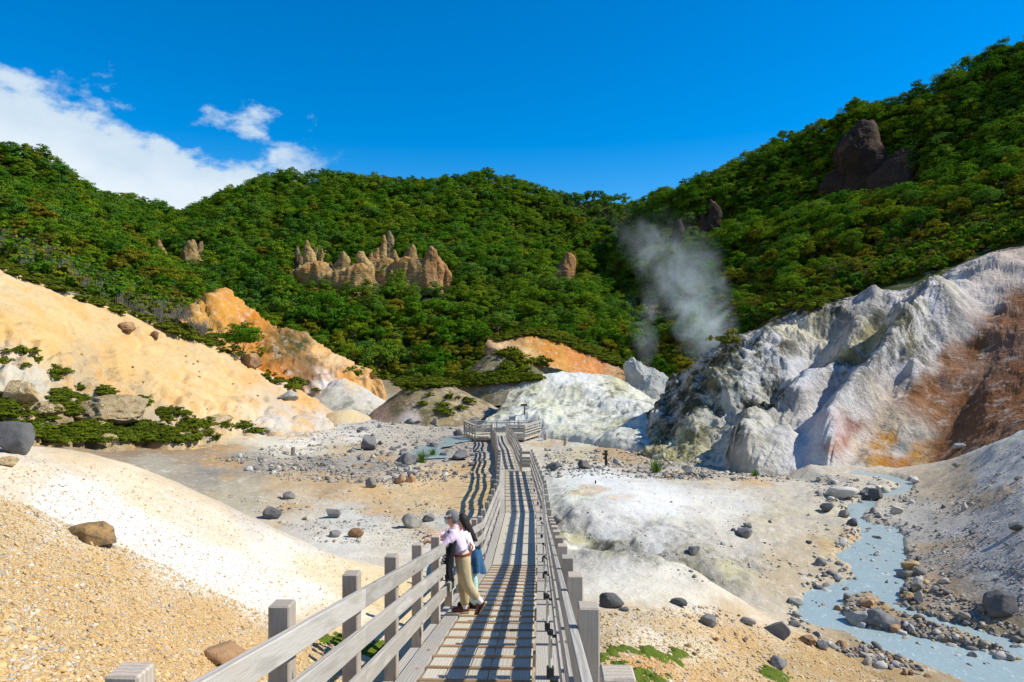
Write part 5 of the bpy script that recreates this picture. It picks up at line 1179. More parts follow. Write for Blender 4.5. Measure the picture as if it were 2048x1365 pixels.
def crown_mesh(name, seed, mat, nclump=34, per=26, leaf=0.34, H=7.5, Rr=3.1, flat=0.62, zc=4.9, shell=0.72):
    rs = np.random.RandomState(seed); cen = []
    while len(cen) < nclump:
        p = rs.normal(size=3); p /= np.linalg.norm(p); p *= rs.uniform(shell, 1.0) if rs.random() < 0.8 else rs.uniform(0.2, shell)
        if p[2] < -0.55: continue
        ang = math.atan2(p[1], p[0]); lob = 1 + 0.22 * math.sin(ang * 2 + seed) + 0.14 * math.sin(ang * 5 + seed * 2)
        cen.append((p[0] * Rr * lob, p[1] * Rr * lob, zc + p[2] * Rr * flat * (1.15 if p[2] > 0 else 0.9)))
    V, C = [], []
    for c in cen:
        c = np.array(c); cr = rs.uniform(0.55, 1.05) * Rr * 0.31; tone = rs.uniform(0.78, 1.22)
        n = per
        d = rs.normal(size=(n, 3)); d /= np.linalg.norm(d, axis=1)[:, None]; d *= rs.uniform(0.35, 1.0, (n, 1)) ** 0.5
        pc = c + d * cr * np.array([1.15, 1.15, 0.55])
        out_ = pc - np.array([0, 0, zc - 0.3 * Rr]); out_ /= np.linalg.norm(out_, axis=1)[:, None]
        nor = d * 0.35 + rs.normal(0, 0.33, (n, 3)) + out_ * 0.75 + np.array([0, 0, 0.25]); nor /= np.linalg.norm(nor, axis=1)[:, None]
        ux = np.cross(nor, rs.normal(size=(n, 3))); ux /= np.linalg.norm(ux, axis=1)[:, None]; uy = np.cross(nor, ux)
        s = leaf * rs.uniform(0.6, 1.25, (n, 1)); a = rs.uniform(0.55, 0.9, (n, 1))
        quad = np.stack([pc - ux * s, pc - uy * s * a, pc + ux * s, pc + uy * s * a], 1)
        V.append(quad.reshape(-1, 3)); C.append(np.repeat(tone * rs.uniform(0.85, 1.15, (n, 1)), 4, 0) * np.ones((1, 3)))
    V = np.concatenate(V); C = np.concatenate(C); Fc = np.arange(len(V)).reshape(-1, 4)
    return mesh_np(name, V, Fc, mat, False, C)
def limb_mesh(name, segs, mat, n=6):
    V, Fc = [], []
    for a, b, ra, rb in segs:
        a, b = Vector(a), Vector(b); M = frame_rot(b - a).to_3x3(); k = len(V)
        for p, r in ((a, ra), (b, rb)):
            for i in range(n): t = 2 * math.pi * i / n; V.append(p + M @ Vector((0, math.cos(t) * r, math.sin(t) * r)))
        for i in range(n): Fc.append((k + i, k + (i + 1) % n, k + n + (i + 1) % n, k + n + i))
    return mesh_np(name, np.array([v[:] for v in V]), np.array(Fc), mat)
def trunk_mesh(seed, H=4.6, r=0.14, mat=None):
    rs = random.Random(seed); segs = []; p = Vector((0, 0, -0.6)); q = Vector((rs.uniform(-.2, .2), rs.uniform(-.2, .2), H * 0.5)); segs.append((p, q, r * 1.2, r * 0.85))
    t = Vector((q.x * 1.6, q.y * 1.6, H)); segs.append((q, t, r * 0.85, r * 0.4))
    for k in range(5):
        a = rs.uniform(0, 6.28); h = rs.uniform(0.45, 0.9); s = q.lerp(t, max(0, h - 0.45)); segs.append((s, s + Vector((math.cos(a) * 1.7, math.sin(a) * 1.7, 1.3)), r * 0.5, r * 0.15))
    return limb_mesh('trunk', segs, mat or M_BARK)
CRN = {'g': [crown_mesh('crown', 11 + i, ML_G, 40, 52, 0.22, Rr=rr, flat=fl) for i, (rr, fl) in enumerate(((3.3, .66), (3.8, .56), (2.9, .85), (3.5, .72)))],
       'y': [crown_mesh('crown', 31 + i, ML_Y, 36, 50, 0.21, Rr=rr, flat=fl, zc=4.2) for i, (rr, fl) in enumerate(((2.8, .62), (2.5, .7)))],
       'o': [crown_mesh('crown', 41 + i, ML_O, 30, 40, 0.20, Rr=rr, flat=fl, zc=3.8) for i, (rr, fl) in enumerate(((2.5, .65),))]}
TRK = [trunk_mesh(60 + i) for i in range(3)]
def mesh_samples(o, n, seed):
    me = o.data; nv = len(me.vertices); V = np.zeros(nv * 3, np.float32); me.vertices.foreach_get('co', V); V = V.reshape(-1, 3).astype(float)
    nl = len(me.loops); L = np.zeros(nl, np.int32); me.loops.foreach_get('vertex_index', L); Q = L.reshape(-1, 4)
    a, b, c, d = (V[Q[:, i]] for i in range(4)); ar = np.linalg.norm(np.cross(c - a, d - b), axis=1) / 2
    rs = np.random.RandomState(seed); f = rs.choice(len(Q), n, p=ar / ar.sum()); u, v = rs.random(n)[:, None], rs.random(n)[:, None]
    return (a[f] * (1 - u) + b[f] * u) * (1 - v) + (d[f] * (1 - u) + c[f] * u) * v
def thin(pts, s):
    keep = []; cell = {}
    for i, p in enumerate(pts):
        k = (int(p[0] // s), int(p[1] // s), int(p[2] // s)); ok = True
        for dx in (-1, 0, 1):
            for dy in (-1, 0, 1):
                for dz in (-1, 0, 1):
                    for j in cell.get((k[0] + dx, k[1] + dy, k[2] + dz), ()):
                        if ((pts[j] - p) ** 2).sum() < s * s: ok = False; break
                    if not ok: break
                if not ok: break
            if not ok: break
        if ok: cell.setdefault(k, []).append(i); keep.append(i)
    return pts[keep]
BARE = [[(px - w * .5 - 7, b_ - 16), (px + w * .5 + 7, b_ - 16), (px + w * .5 + 9, b_ + 26), (px - w * .5 - 9, b_ + 26)] for px, t, b_, w, kd, lab in SP]
CLF = [(1400,722),(1450,690),(1580,632),(1720,592),(1860,555),(1960,512),(2060,486),(2400,420)]
def cliff_y(px): return np.interp(px, [p[0] for p in CLF], [p[1] for p in CLF])
OCH = [(-350,420),(0,531),(140,590),(300,646),(430,694),(520,742)]
def och_y(px): return np.interp(px, [p[0] for p in OCH], [p[1] for p in OCH])
trees = []                                       # x, y, z, scale, type
for o, n, s, sd in ((hill_mid, 40000, 3.6, 1), (hill_right, 40000, 3.4, 2), (hill_left, 22000, 3.4, 3), (hill_far, 14000, 4.2, 4)):
    p = thin(mesh_samples(o, n, sd), s); px, py = proj(p); ok = (px > -220) & (px < 2300) & (p[:, 1] > 60) & (py > 30) & (py < 790)
    base_y = 752
    ok &= p[:, 2] > -14
    if o is hill_left: ok &= ~((py > och_y(px) - 62) & (px < 560))
    if o is hill_right: ok &= ~((py > cliff_y(px) - np.interp(px, [1400, 1600, 1800, 2000], [5, 25, 46, 40])) & (px > 1390))
    for poly in BARE: ok &= inside_dist(np.stack([px, py], -1), poly) > 0
    p = p[ok]; px, py = px[ok], py[ok]
    mix = fbm(p, 0.02, 3, seed=81); rs = np.random.RandomState(sd)
    # autumn colour gathers low on the slopes
    low = np.clip((py - (640 if o is hill_mid else 560 if o is hill_right else 500)) / 100, 0, 1)
    if o is hill_right: low = np.clip((py - (cliff_y(px) - 190)) / 150, 0, 1) * (px > 1290) + low * (px <= 1290)
    if o is hill_left: low = np.clip((py - (och_y(px) - 170)) / 110, 0, 1)
    for i in range(len(p)):
        u = rs.random() + mix[i] * 0.35 - low[i] * (0.62 if o is hill_right else 0.42)
        t = 'g' if u > 0.06 else ('y' if u > -0.28 else 'o')
        trees.append((*p[i], rs.uniform(0.55, 1.1) * (1.0 if p[i][1] > 160 else 0.82) * (0.8 if t == 'o' else 1), t, px[i], py[i]))
# which ones show largest: nearest with an open sight line
cand = sorted([t for t in trees if -10 < t[5] < 2058 and t[6] < 800], key=lambda t: t[1] / t[3])
indiv, rest = [], []
for t in cand:
    if len(indiv) < 290:
        top = Vector((t[0], t[1], t[2] + 5.5 * t[3])); dv = top.normalized(); vis = True
        for o in TERRAIN:
            ok, loc, _, _ = o.ray_cast(dv * 2.0, dv)
            if ok and loc.length < top.length - 3: vis = False; break
        if vis: indiv.append(t); continue
    rest.append(t)
rest += [t for t in trees if not (-10 < t[5] < 2058 and t[6] < 800)]
TN = {'g': 'green', 'y': 'yellowing', 'o': 'brownish'}
def third(v, a, b, names): return names[min(2, max(0, int(3 * (v - a) / (b - a))))]
def zone(px, py):
    if px < 560 and py < 540: return 'on the left hill', third(px, 0, 560, ('above the ochre slope top', 'above mid ochre slope', 'above the orange cliff')) + third(py, 330, 540, (', high up', '', ', low down'))
    if px < 560: return 'at the left forest edge', third(px, 60, 560, ('above the craggy brown rocks', 'left of the orange cliff', 'over the orange cliff'))
    if px < 960 and py < 640: return 'on the middle hill', third(px, 560, 960, ('below the left pinnacles', 'below the middle pinnacles', 'right of the pinnacles')) + third(py, 540, 640, (', just under them', '', ', well down the slope'))
    if px < 960: return 'at the middle forest edge', third(px, 560, 960, ('right of the orange cliff', 'behind the pale cone', 'behind the brown mound')) + third(py, 640, 770, (', higher row', ', second row', ', front row'))
    if px < 1270: return 'in the middle forest', third(px, 960, 1270, ('above the dark spur', 'above the orange bank', 'right of the orange bank')) + third(py, 520, 740, (', high up', '', ', at the edge'))
    if px < 1500: return 'behind the steam', third(px, 1270, 1500, ('left of the plume', 'in the plume', 'right of the plume')) + third(py, 480, 740, (', high up', '', ', at its foot'))
    if py < 470: return 'on the right hill', third(px, 1500, 2048, ('left of the great crag', 'below the great crag', 'right of the great crag')) + third(py, 150, 470, (', high up', '', ', low down'))
    return 'above the pale cliff', third(px, 1500, 2048, ('over its left crest', 'over its middle crest', 'over its right crest')) + third(py, 460, 640, (', upper row', ', middle row', ', lowest row'))
protoG = {}
for i, t in enumerate(indiv):
    k = t[4]; v = rnd.randrange(len(CRN[k])); z_ = zone(t[5], t[6])
    r = link('tree', None, None, t[:3], (0, 0, rnd.uniform(0, 6.28)), (t[3],) * 3)
    sz = 'small ' if t[3] < 0.62 else ('large ' if t[3] > 0.84 else '')
    tag(r, '%s%s tree %s, %s' % (sz, TN[k], z_[0], z_[1]), 'tree', 'trees ' + z_[0])
    c = link('crown', CRN[k][v], r); link('trunk', rnd.choice(TRK), r); protoG.setdefault((k, v), c)
for k in CRN:
    for v in range(len(CRN[k])):
        if (k, v) not in protoG: print('missing proto', k, v)
keys = list(protoG)
fp = np.array([t[:3] for t in rest]); fs = np.array([t[3] for t in rest]); rs = np.random.RandomState(8)
fk = np.array([keys.index(rs.choice(len([1 for kk in keys if kk[0] == t[4]])) if False else [kk for kk in keys if kk[0] == t[4]][rs.randint(len([1 for kk in keys if kk[0] == t[4]]))]) for t in rest])
rot = np.zeros((len(rest), 3)); rot[:, 2] = rs.uniform(0, 6.28, len(rest))
stuff_scatter('forest', fp, fs, fk, [protoG[k] for k in keys], 'dense broadleaf forest covering the hills', rot)
print('trees', len(trees), 'indiv', len(indiv))

# ---- low shrubs
SHR = [crown_mesh('foliage', 71 + i, ML_S, 24, 22, 0.10, Rr=0.8, flat=fl, zc=0.28, shell=0.5) for i, fl in enumerate((.42, .5, .36))]
SHY = [crown_mesh('foliage', 75, ML_Y, 20, 20, 0.10, Rr=0.8, flat=.6, zc=0.35, shell=0.5)]
def shrub(p, s, me, label, group, name='shrub', cat='shrub'):
    o = link(name, me, None, p, (0, 0, rnd.uniform(0, 6.28)), (s, s, s * rnd.uniform(.7, 1.1))); return tag(o, label, cat, group)
def shrub_zone(n, poly, smin, smax, label, group, seed, mes=SHR):
    q = screen_points(n, poly, None, seed); out = []
    for p in q:
        f = rnd.uniform(0, 1); px, py = p[0] / p[1] * F + 1024, 682 - p[2] / p[1] * F; xs = [v[0] for v in poly]
        lab = '%s %s, %s' % ('small' if f < .4 else ('large' if f > .75 else 'middling'), label, third(px, min(xs), max(xs), ('left part', 'middle part', 'right part')))
        out.append(shrub(p, (smin + (smax - smin) * f) * (p[1] / 45.0) ** 0.6, rnd.choice(mes), lab, group))
    return out
s1 = shrub_zone(85, [(40,690),(150,750),(300,800),(420,850),(380,870),(250,800),(120,770),(0,730),(0,700)], 0.4, 0.95, 'green shrub on the pale talus under the ochre slope', 'low shrubs on the talus', 21)
shrub_zone(22, [(300,820),(470,845),(520,865),(400,880),(330,860)], 0.45, 0.9, 'tufted shrub at the right end of the green bank', 'tufted shrubs at the end of the bank', 22)
shrub_zone(10, [(520,755),(600,770),(640,785),(580,785)], 0.6, 1.0, 'green shrub on the orange gully floor', 'shrubs in the orange gully', 23)
shrub_zone(14, [(800,775),(900,780),(980,800),(900,830),(830,810)], 0.4, 0.8, 'green shrub dotting the brown scrubby mound', 'shrubs on the brown mound', 24)
shrub_zone(12, [(1000,705),(1090,730),(1110,748),(1010,748)], 0.8, 1.6, 'shrub on the dark spur before the orange bank', 'shrubs on the dark spur', 25, SHR + SHY)
def cover(name, specs, protos, label, seed, zs=0.7):
    P_, S_ = [], []
    for i, (n, poly, lo, hi) in enumerate(specs):
        q = screen_points(n, poly, None, seed + i); s = np.random.RandomState(seed + i).uniform(lo, hi, len(q)) * ((q[:, 1] / 45.0) ** 0.6 if len(q) else 1); P_.append(q); S_.append(s)
    P_ = np.concatenate(P_); S_ = np.concatenate(S_); rs = np.random.RandomState(seed); rot = np.zeros((len(P_), 3)); rot[:, 2] = rs.uniform(0, 6.28, len(P_))
    return stuff_scatter(name, P_, S_, rs.randint(0, len(protos), len(P_)), protos, label, rot, np.array([1, 1, zs]))
PS = s1[:3]
for a, me in zip(PS, SHR): a.data = me
cover('ground_cover', [(420, [(60,872),(180,845),(230,852),(300,850),(400,876),(380,886),(250,884),(120,886)], .45, .85), (60, [(0,790),(40,800),(110,820),(110,870),(0,860)], .45, .8), (70, [(110,780),(180,800),(150,840),(100,820)], .45, .8),
      (420, [(790,762),(860,750),(1060,752),(1080,760),(960,772),(800,775)], .6, 1.1),
      (640, [(-10,505),(0,500),(140,562),(300,618),(430,672),(500,715),(490,728),(430,698),(300,650),(140,595),(-10,538)], .55, 1.0),
      (380, [(985,676),(1060,655),(1120,665),(1190,695),(1258,732),(1250,740),(1180,710),(1110,684),(1060,668),(990,684)], .6, 1.0),
      (560, [(1600,612),(1720,566),(1860,526),(1960,484),(2048,455),(2048,474),(1960,500),(1860,545),(1720,582),(1610,625)], .6, 1.1)], PS, 'dark green ground cover of low juniper-like shrubs', 31)
# bushes that close the forest floor
bq = []
for o, n, sd in ((hill_mid, 9000, 91), (hill_right, 8000, 92), (hill_left, 5000, 93)):
    p = mesh_samples(o, n * 3, sd); px, py = proj(p); lowz = (p[:, 1] < 330) & (px > -100) & (px < 2150) & (p[:, 2] > -14)
    if o is hill_left: lowz &= (py < och_y(px) - 14) | (px > 560)
    if o is hill_right: lowz &= (py < cliff_y(px) - 6) | (px < 1390)
    for poly in BARE: lowz &= inside_dist(np.stack([px, py], -1), poly) > 0
    bq.append(p[lowz][:n])
bq = np.concatenate(bq); bu = [CRN]
bush_a = tag(link('bush', crown_mesh('foliage', 95, ML_G, 16, 20, 0.22, Rr=1.3, flat=.7, zc=.7, shell=.5), None, hit(716, 752)[0]), 'green bush at the foot of the forest right of the pale cone', 'bush')
bush_b = tag(link('bush', crown_mesh('foliage', 96, ML_Y, 16, 20, 0.22, Rr=1.2, flat=.7, zc=.7, shell=.5), None, hit(1262, 748)[0]), 'yellow green bush at the right end of the orange bank', 'bush')
bush_c = tag(link('bush', crown_mesh('foliage', 97, ML_O, 14, 18, 0.20, Rr=1.2, flat=.7, zc=.7, shell=.5), None, hit(1450, 690)[0]), 'brownish bush just behind the left crest of the pale cliff', 'bush')
rs = np.random.RandomState(95); rot = np.zeros((len(bq), 3)); rot[:, 2] = rs.uniform(0, 6.28, len(bq))
stuff_scatter('undergrowth', bq, rs.uniform(.8, 1.7, len(bq)), rs.choice(3, len(bq), p=[.5, .3, .2]), [bush_a, bush_b, bush_c], 'green and brownish undergrowth beneath the forest edge', rot)
# thicket of bare grey stems above the ochre crest
def stem_mesh(seed):
    rs = random.Random(seed); segs = []
    for k in range(9):
        a = Vector((rs.uniform(-.5, .5), rs.uniform(-.5, .5), -0.2)); b = a + Vector((rs.uniform(-.5, .5), rs.uniform(-.4, .4), rs.uniform(1.4, 2.6))); segs.append((a, b, 0.035, 0.02))
        for j in range(2): c = a.lerp(b, rs.uniform(.5, .9)); segs.append((c, c + Vector((rs.uniform(-.5, .5), rs.uniform(-.4, .4), rs.uniform(.3, .8))), 0.018, 0.008))
    return limb_mesh('stems', segs, M_PALEBARK, 4)
h = hit(160, 560); stem0 = tag(link('bare_bush', stem_mesh(5), None, h[0], None, (.7, .7, .7)), 'leafless grey bush on the crest above the ochre slope', 'bush')
cover('thicket', [(420, [(-10,450),(140,530),(280,590),(400,650),(440,690),(300,640),(140,575),(-10,515)], .36, .62), (150, [(1500,640),(1640,580),(1900,470),(2048,415),(2048,452),(1900,505),(1640,600),(1510,665)], .28, .5)], [stem0], 'thicket of bare grey stems at the forest edge', 41, 1.0)
# ---- the lone tree on the ochre crest
def lone_tree():
    h = hit(484, 722); p = h[0]; r = tag(link('lone_tree', None, None, p), 'lone round green tree on the rock knob before the orange cliff', 'tree')
    me = crown_mesh('crown', 91, ML_G, 80, 60, 0.12, Rr=2.5, flat=.62, zc=2.9, shell=0.55); link('crown', me, r)
    link('trunk', limb_mesh('trunk', [((0, 0, -.3), (0.05, 0, .9), .09, .07), ((.05, 0, .9), (-.7, 0.1, 2.2), .06, .03), ((.05, 0, .9), (.6, -.2, 2.3), .06, .03), ((.05, 0, .9), (.1, .4, 2.4), .05, .03), ((0.02, 0, .5), (-1.0, -.3, 1.8), .045, .02), ((0.02, 0, .5), (1.0, .3, 1.9), .045, .02)], M_BARK), r)
lone_tree()
h = hit(522, 722)
bush2 = tag(link('bush', crown_mesh('foliage', 93, ML_Y, 22, 20, 0.13, Rr=1.5, flat=.7, zc=1.2, shell=.4), None, h[0]), 'thin yellow green bush right of the lone tree', 'bush')
# ---- grass tufts and moss
def tuft_mesh(seed, n=70, h=0.5, r=0.3, mat=None):
    rs = np.random.RandomState(seed); V, Fc = [], []
    for i in range(n):
        a = rs.uniform(0, 6.28); b = np.array([math.cos(a), math.sin(a), 0]) * rs.uniform(0, r * .6); o_ = np.array([math.cos(a), math.sin(a), 0]) * rs.uniform(.2, 1) * r; hh = h * rs.uniform(.5, 1.1); w = np.array([-math.sin(a), math.cos(a), 0]) * 0.016
        k = len(V); V += [b - w, b + w, b + o_ * .5 + [0, 0, hh * .7] + w * .6, b + o_ * .5 + [0, 0, hh * .7] - w * .6, b + o_ + [0, 0, hh], b + o_ + [0, 0, hh]]
        Fc += [(k, k + 1, k + 2, k + 3), (k + 3, k + 2, k + 4, k + 5)]
    return mesh_np('tuft', np.array(V), np.array(Fc), mat or M_GRASS, False)
M_GRASS = simple_mat('grass_blades', (0.11, 0.20, 0.02), 0.7, 0.2)
for px, py, s, lab in ((845, 925, 1.7, 'yellow green grass tuft below the broad dark boulder'), (866, 913, 1.3, 'small bright grass tuft by the pale blue runnel'), (1312, 944, 1.6, 'round bright green tuft at the cliff foot'), (1510, 952, 0.9, 'small green tuft left of the ledge')):
    h = hit(px, py); tag(link('grass_tuft', tuft_mesh(int(px)), None, h[0], None, (s, s, s)), lab, 'grass')
m_moss, nt_, b_ = new_mat('moss'); q_ = NB(nt_)
pp = q_.n('NewGeometry').outputs['Position']; c_ = q_.mix(q_.noise(pp, 2.0, 5, .6), (0.06, 0.11, 0.006), (0.13, 0.16, 0.014)); nt_.links.new(c_, b_.inputs['Base Color']); b_.inputs['Roughness'].default_value = 0.95
bp_ = q_.bump(q_.noise(pp, 30, 4, .7), 1.0, 0.03); nt_.links.new(bp_.outputs[0], b_.inputs['Normal'])
def moss(polys, label, seed):
    V, Fc = [], []
    for poly in polys:
        w = [hit(*p, GO)[0] for p in poly]; w2 = [(v.x, v.y) for v in w]; xs = [v[0] for v in w2]; ys = [v[1] for v in w2]
        n = 110; X, Y = np.meshgrid(np.linspace(min(xs) - .2, max(xs) + .2, n), np.linspace(min(ys) - .2, max(ys) + .2, n)); P2 = np.stack([X.ravel(), Y.ravel()], -1)
        sd = inside_dist(P2, w2); p3 = np.stack([X.ravel(), Y.ravel(), 0 * X.ravel()], -1); sd = sd + 0.75 * fbm(p3, 1.9, 5, .65, seed=seed)
        z = ground_z(P2[:, 0], P2[:, 1]) + np.clip(-sd * 0.25, -0.1, 0.06) + 0.05 * fbm(p3, 4, 4, .6, seed=seed + 1)
        f = grid_faces(n, n); f = f[(sd[f] < 0.08).all(1)]; Fc.append(f + len(V) * 0 + sum(len(v) for v in V)); V.append(np.stack([P2[:, 0], P2[:, 1], z], -1))
    tag(link('moss', mesh_np('moss', np.concatenate(V), np.concatenate(Fc), m_moss)), label, kind='stuff')
moss([[(1190,1292),(1230,1290),(1290,1303),(1380,1308),(1385,1316),(1300,1318),(1220,1318),(1190,1318)], [(1230,1325),(1310,1335),(1330,1365),(1240,1365)], [(1500,1335),(1560,1342),(1590,1356),(1540,1356)]], 'bright green moss on the bank right of the boardwalk', 61)
moss([[(640,1270),(690,1272),(700,1292),(640,1285)], [(730,1280),(770,1278),(775,1305),(735,1308)]], 'bright green moss under the left railing', 63)
# ------------------------------------------------------------------ people
def skin(name, joints, edges, mat, parent, levels=2, root=None, loc=None):
    me = bpy.data.meshes.new(name); names = list(joints)
    me.from_pydata([joints[k][0] for k in names], [(names.index(a), names.index(b)) for a, b in edges], [])
    o = bpy.data.objects.new(name, me); COL.objects.link(o)
    md = o.modifiers.new('skin', 'SKIN'); md.use_smooth_shade = True
    for k, v in zip(names, me.skin_vertices[0].data):
        r = joints[k][1]; v.radius = r if isinstance(r, tuple) else (r, r); v.use_root = (k == (root or names[0]))
    sb = o.modifiers.new('sub', 'SUBSURF'); sb.levels = levels; sb.render_levels = levels
    dg = bpy.context.evaluated_depsgraph_get(); ev = o.evaluated_get(dg); nm = bpy.data.meshes.new_from_object(ev)
    nm.name = name; bpy.data.objects.remove(o); bpy.data.meshes.remove(me)
    nm.materials.clear(); nm.materials.append(mat)
    for p in nm.polygons: p.use_smooth = True
    c = link(name, nm, parent)
    return c
def chain(*k): return list(zip(k[:-1], k[1:]))
def cloth_mat(name, col, stripes=None, vary=0.12):
    m, nt, b = new_mat(name); q = NB(nt); tc = q.n('TexCoord').outputs['Object']
    n = q.noise(tc, 22, 5, 0.6); k = q.math('MULTIPLY_ADD', n, vary * 2, 1 - vary)
    c = col
    if stripes:
        sx = q.n('SeparateXYZ'); nt.links.new(tc, sx.inputs[0])
        f = q.math('GREATER_THAN', q.math('SINE', q.math('MULTIPLY', sx.outputs[2], stripes[1])), 0.1); c = q.mix(f, col, stripes[0])
    sc = q.n('VectorMath', operation='SCALE')
    if hasattr(c, 'is_linked'): nt.links.new(c, sc.inputs[0])
    else: sc.inputs[0].default_value = c
    nt.links.new(k, sc.inputs['Scale']); nt.links.new(sc.outputs[0], b.inputs['Base Color']); b.inputs['Roughness'].default_value = 0.85
    fold = q.noise(q.mapping(tc, (9, 9, 5)), 1.0, 3, 0.5, 0.8); bp = q.bump(fold, 0.7, 0.03); nt.links.new(bp.outputs[0], b.inputs['Normal'])
    return m
C_SKIN = simple_mat('skin', (0.52, 0.30, 0.19), 0.5, 0.3, vary=0.08)
C_PINK = cloth_mat('pink_shirt_cloth', (0.72, 0.56, 0.68)); C_KHAKI = cloth_mat('khaki_cloth', (0.48, 0.38, 0.22)); C_WHITE = cloth_mat('white_cloth', (0.70, 0.69, 0.68))
C_DENIM = cloth_mat('denim_cloth', (0.03, 0.10, 0.20)); C_MINT = cloth_mat('mint_cloth', (0.42, 0.68, 0.62)); C_BLACK = cloth_mat('black_cloth', (0.012, 0.013, 0.016))
C_BELT = simple_mat('belt_leather', (0.20, 0.05, 0.025), 0.4); C_SHOE = simple_mat('shoe_leather', (0.10, 0.022, 0.015), 0.35, 0.5); C_SOLE = simple_mat('pale_sole', (0.55, 0.42, 0.25), 0.7)
C_GREYHAIR = simple_mat('grey_hair', (0.15, 0.15, 0.155), 0.7, 0.2, vary=0.6, scale=60); C_HAIR = simple_mat('dark_hair', (0.018, 0.012, 0.010), 0.65, 0.25, vary=0.4, scale=50)
C_MASK = cloth_mat('mask_cloth', (0.75, 0.70, 0.60)); C_ORANGE = simple_mat('orange_strap', (0.70, 0.20, 0.03), 0.6); C_STRIPE = cloth_mat('striped_cloth', (0.015, 0.015, 0.018), ((0.7, 0.7, 0.7), 150.0))
def body_joints(J):
    E = chain('pelvis', 'waist', 'chest', 'upper', 'neck', 'head0', 'head1')
    for s in 'nf': E += chain('upper', 'sh' + s, 'el' + s, 'wr' + s, 'palm' + s) + chain('pelvis', 'hip' + s, 'kn' + s, 'an' + s, 'heel' + s)
    return E
def add_hand(J, E, s, wr, d, side, curl=-0.5):
    """five fingers rooted in the palm; d = pointing direction, side = across the palm towards the thumb"""
    d = Vector(d).normalized(); side = Vector(side).normalized(); up = d.cross(side).normalized(); wr = Vector(wr)
    palm = wr + d * 0.065; J['palm' + s] = (tuple(palm), (0.036, 0.018))
    for i, (o, L) in enumerate(((0.030, 0.066), (0.010, 0.074), (-0.010, 0.069), (-0.029, 0.054))):
        a = palm + d * 0.03 + side * o; b = a + d * L * 0.5 + Vector((0, 0, curl * 0.006)); c = b + d * L * 0.45 + Vector((0, 0, curl * 0.035))
        for nm, p, r in (('a', a, .0105), ('b', b, .0095), ('c', c, .008)): J['f%d%s%s' % (i, nm, s)] = (tuple(p), r)
        E += [('palm' + s, 'f%da%s' % (i, s)), ('f%da%s' % (i, s), 'f%db%s' % (i, s)), ('f%db%s' % (i, s), 'f%dc%s' % (i, s))]
    a = palm - d * 0.03 + side * 0.042; b = a + d * 0.036 + side * 0.018
    J['ta' + s] = (tuple(a), .012); J['tb' + s] = (tuple(b), .010); E += [('palm' + s, 'ta' + s), ('ta' + s, 'tb' + s)]
def ellipsoid(name, c, r, mat, parent, rot=(0, 0, 0), cut=None, noise=0.0, seg=24):
    bm = bmesh.new(); bmesh.ops.create_uvsphere(bm, u_segments=seg, v_segments=seg // 2 + 4, radius=1.0)
    if cut: bmesh.ops.delete(bm, geom=[v for v in bm.verts if cut(v.co)], context='VERTS')
    if noise:
        V = np.array([v.co[:] for v in bm.verts]); n = fbm(V, 3.5, 3, seed=int(abs(c[2]) * 100))
        for v, k in zip(bm.verts, n): v.co *= 1 + noise * k
    me = bpy.data.meshes.new(name); bm.to_mesh(me); bm.free(); me.materials.append(mat)
    for p in me.polygons: p.use_smooth = True
    return link(name, me, parent, c, rot, r)
def shoe(parent, heel, toe, mat=None, h=0.075):
    heel, toe = Vector(heel), Vector(toe); d = (toe - heel).normalized()
    side = Vector((0, 1, 0)); up = d.cross(side).normalized(); up = up if up.z > 0 or abs(d.z) > .7 else -up
    if abs(d.z) > 0.5: up = Vector((-0.85 * abs(d.z) / max(abs(d.z), 1e-6), 0, 0.3)).normalized()
    prof = [(-0.02, 0.030, .052), (0.04, 0.036, .058), (0.11, 0.036, .042), (0.18, 0.043, .036), (0.235, 0.040, .030), (0.265, 0.022, .020)]
    L = (toe - heel).length / 0.265; n = 14; V, Fc = [], []
    for t, w, hh in prof:
        for i in range(n):
            a = 2 * math.pi * i / n; z = math.sin(a); z = max(z, -0.75)
            V.append(heel + d * t * L + side * (math.cos(a) * w) + up * ((z + 0.75) / 1.75 * hh * 1.9))
    for k in range(len(prof) - 1):
        for i in range(n): Fc.append((k * n + i, k * n + (i + 1) % n, (k + 1) * n + (i + 1) % n, (k + 1) * n + i))
    me = bpy.data.meshes.new('shoe'); me.from_pydata([v[:] for v in V], [], Fc + [tuple(range(n))[::-1], tuple(range((len(prof) - 1) * n, len(prof) * n))]); me.materials.append(mat or C_SHOE)
    for p in me.polygons: p.use_smooth = True
    o = link('shoe', me, parent)
    S_, SF = [], []
    for t, w, hh in prof:
        for sg in (-1, 1):
            for dz in (-0.018, 0.006): S_.append(heel + d * t * L + side * sg * (w + 0.006) + up * dz)
    for k in range(len(prof) - 1):
        a, b = 4 * k, 4 * k + 4; SF += [(a, a + 2, b + 2, b), (a + 1, b + 1, b + 3, a + 3), (a, b, b + 1, a + 1), (a + 2, a + 3, b + 3, b + 2)]
    SF += [(0, 1, 3, 2), (len(S_) - 4, len(S_) - 2, len(S_) - 1, len(S_) - 3)]
    m2 = bpy.data.meshes.new('sole'); m2.from_pydata([v[:] for v in S_], [], SF); m2.materials.append(C_SOLE if mat is None else mat); link('sole', m2, o)
def deck_z(y): return float(walk_at(y)[1])
